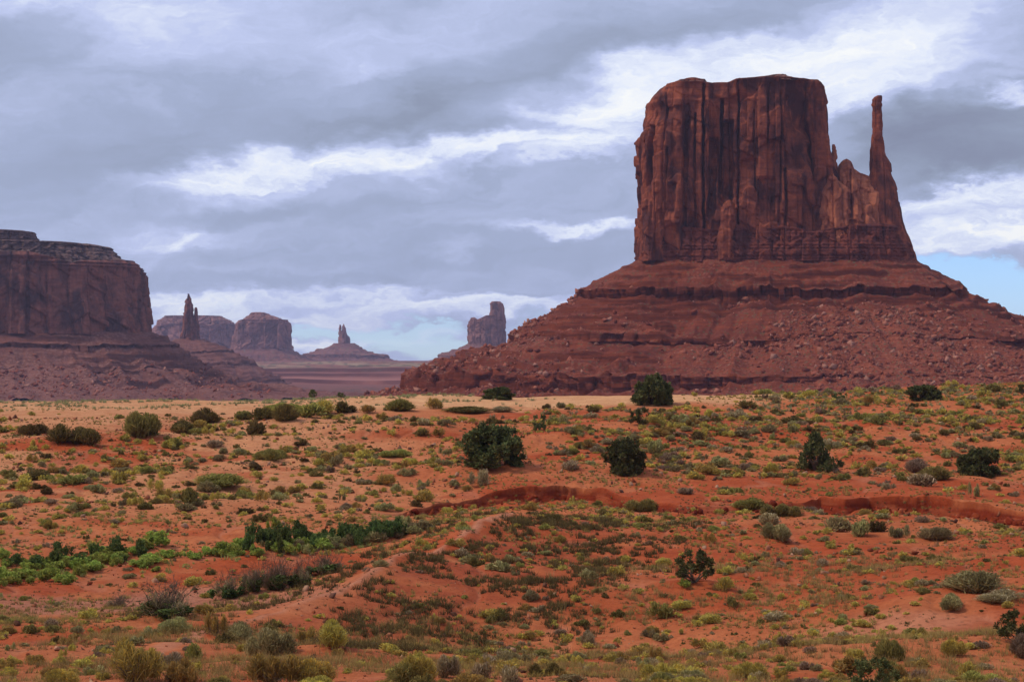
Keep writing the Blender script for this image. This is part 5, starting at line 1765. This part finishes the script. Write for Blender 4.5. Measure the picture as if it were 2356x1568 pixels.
def dens_wash(u, v, d, x, y, t):
    n = ss(fbm(x / 4, y / 3, 0, 351, 3), -.1, .3)
    q = np.exp(-((v - np.interp(u, [0, 300, 600, 900, 1100], [1225, 1215, 1262, 1235, 1200])) / 26) ** 2) * (u < 1120)
    q2 = np.exp(-((v - np.interp(u, [0, 350, 700], [1330, 1296, 1275])) / 16) ** 2) * (u < 760)
    return (.5 * q + .9 * q2) * n


def dens_crest(u, v, d, x, y, t):
    n = ss(fbm(x / 9, y / 4, 0, 371, 3), 0.0, .3)
    return .8 * n * ss(d, 252, 266) * (1 - ss(u, 1200, 1300)) + .6 * ss(d, 235, 260) * ss(u, 1650, 1850) * n


tufts('yellow_grass', 'thin yellow green grass tufts between the shrubs', 13000, dens_yellow, (.36, .29, .085), (.22, .15, .055), (.12, .34), 16, .019, 61)
tufts('brown_grass', 'brown green grass covering the flank of the ridge', 11000, dens_flank, (.165, .140, .046), (.11, .08, .034), (.22, .5), 24, .022, 62)
tufts('wash_grass', 'fresh green grass lining the dry wash', 8500, dens_wash, (.29, .32, .09), (.2, .18, .07), (.16, .5), 16, .020, 63)
tufts('dune_grass', 'sparse pale green grass on the dune crest', 2200, dens_crest, (.27, .33, .15), (.27, .25, .12), (.2, .6), 16, .017, 64)


def dens_near(u, v, d, x, y, t):
    n = ss(fbm(x / 5, y / 4, 0, 411, 3), -.25, .3)
    return n * (ss(v, 1390, 1470) + .35 * ss(u, 1200, 1500) * ss(v, 1230, 1330))


tufts('straw_grass', 'pale straw and yellow green grass carpeting the near sand', 10000, dens_near, (.40, .31, .10), (.26, .19, .07), (.2, .5), 22, .013, 66)


def dens_dark(u, v, d, x, y, t):
    n = ss(fbm(x / 3, y / 3, 0, 391, 3), -.3, .4)
    return n * .5 * np.where(v > 1160, 1.0, .45) * (v > 960)


tufts('low_herbs', 'tiny dark tufts and litter dotted over the red sand', 12000, dens_dark, (.15, .12, .05), (.09, .06, .03), (.07, .2), 12, .018, 65)


def stones():
    rg = np.random.default_rng(515)
    m = 40000
    d = np.sqrt(rg.uniform(52 ** 2, 240 ** 2, m))
    t = rg.uniform(-.285, .285, m)
    x, y = t * d, d
    p = ss(fbm(x / 6, y / 5, 0, 611, 4), -.05, .4)
    k = np.nonzero(rg.random(m) < p * .6)[0][:9000]
    x, y = x[k], y[k]
    tb = rg.uniform(-.08, .285, 2600)
    db = bank_d(tb) - rg.uniform(.5, 3.2, 2600)
    kb = rg.random(2600) < np.interp(U0 + F * tb, BANK_U, BANK_A) * ss(fbm(tb * 160, tb * 0, 0, 621, 2), -.3, .3)
    x, y = np.concatenate([x, (tb * db)[kb]]), np.concatenate([y, db[kb]])
    nb_ = len(k)
    k = np.arange(len(x))
    d = y
    z = H(x, y)
    Vs, Ts, Cs, base = [], [], [], 0
    for i in range(len(k)):
        V, T = ROCKS[int(rg.integers(10))]
        sz = min(.32, .035 * (1 - rg.random()) ** (-1 / 1.6)) * (.6 + .4 * d[i] / 100) * (1.7 if i >= nb_ else 1)
        Vs.append((V * sz) @ rand_rot(rg).T + np.array([x[i], y[i], z[i] + sz * .2]))
        Ts.append(T + base)
        base += len(V)
        Cs.append(np.tile(np.array(([(.40, .15, .07), (.28, .075, .03), (.5, .27, .15), (.16, .07, .04)] if i < nb_ else [(.26, .04, .014), (.32, .06, .02), (.2, .03, .012), (.36, .09, .035)])[int(rg.integers(4))]) * rg.uniform(.7, 1.2), (len(V), 1)))
    o = link('pebbles', mesh_data('pebbles', np.concatenate(Vs), np.concatenate(Ts), M_boulder, np.concatenate(Cs)))
    set_props(o, 'loose stones and clods scattered over the red sand', 'stones', None, 'stuff')


stones()


# ================================================================== haze: even, thin air over the whole valley
def build_haze():
    x0, x1, y0, y1, z0, z1 = -11800, 11800, -11800, 11800, CZ - 54, CZ + 222
    V = np.array([(x, y, z) for z in (z0, z1) for y in (y0, y1) for x in (x0, x1)], float)
    Fc = np.array([[0, 2, 3, 1], [4, 5, 7, 6], [0, 1, 5, 4], [2, 6, 7, 3], [0, 4, 6, 2], [1, 3, 7, 5]])
    mt, N = new_mat("thin_air")
    vol = N.n('ShaderNodeVolumePrincipled', {'Color': (0.68, 0.70, 1.0, 1), 'Density': 3.9e-5, 'Anisotropy': 0.0})
    N.n('ShaderNodeOutputMaterial', {'Volume': vol.outputs[0]})
    o = link('haze', mesh_data('haze', V, Fc, mt))
    set_props(o, 'thin bluish haze filling the valley air', 'haze', None, 'stuff')


build_haze()
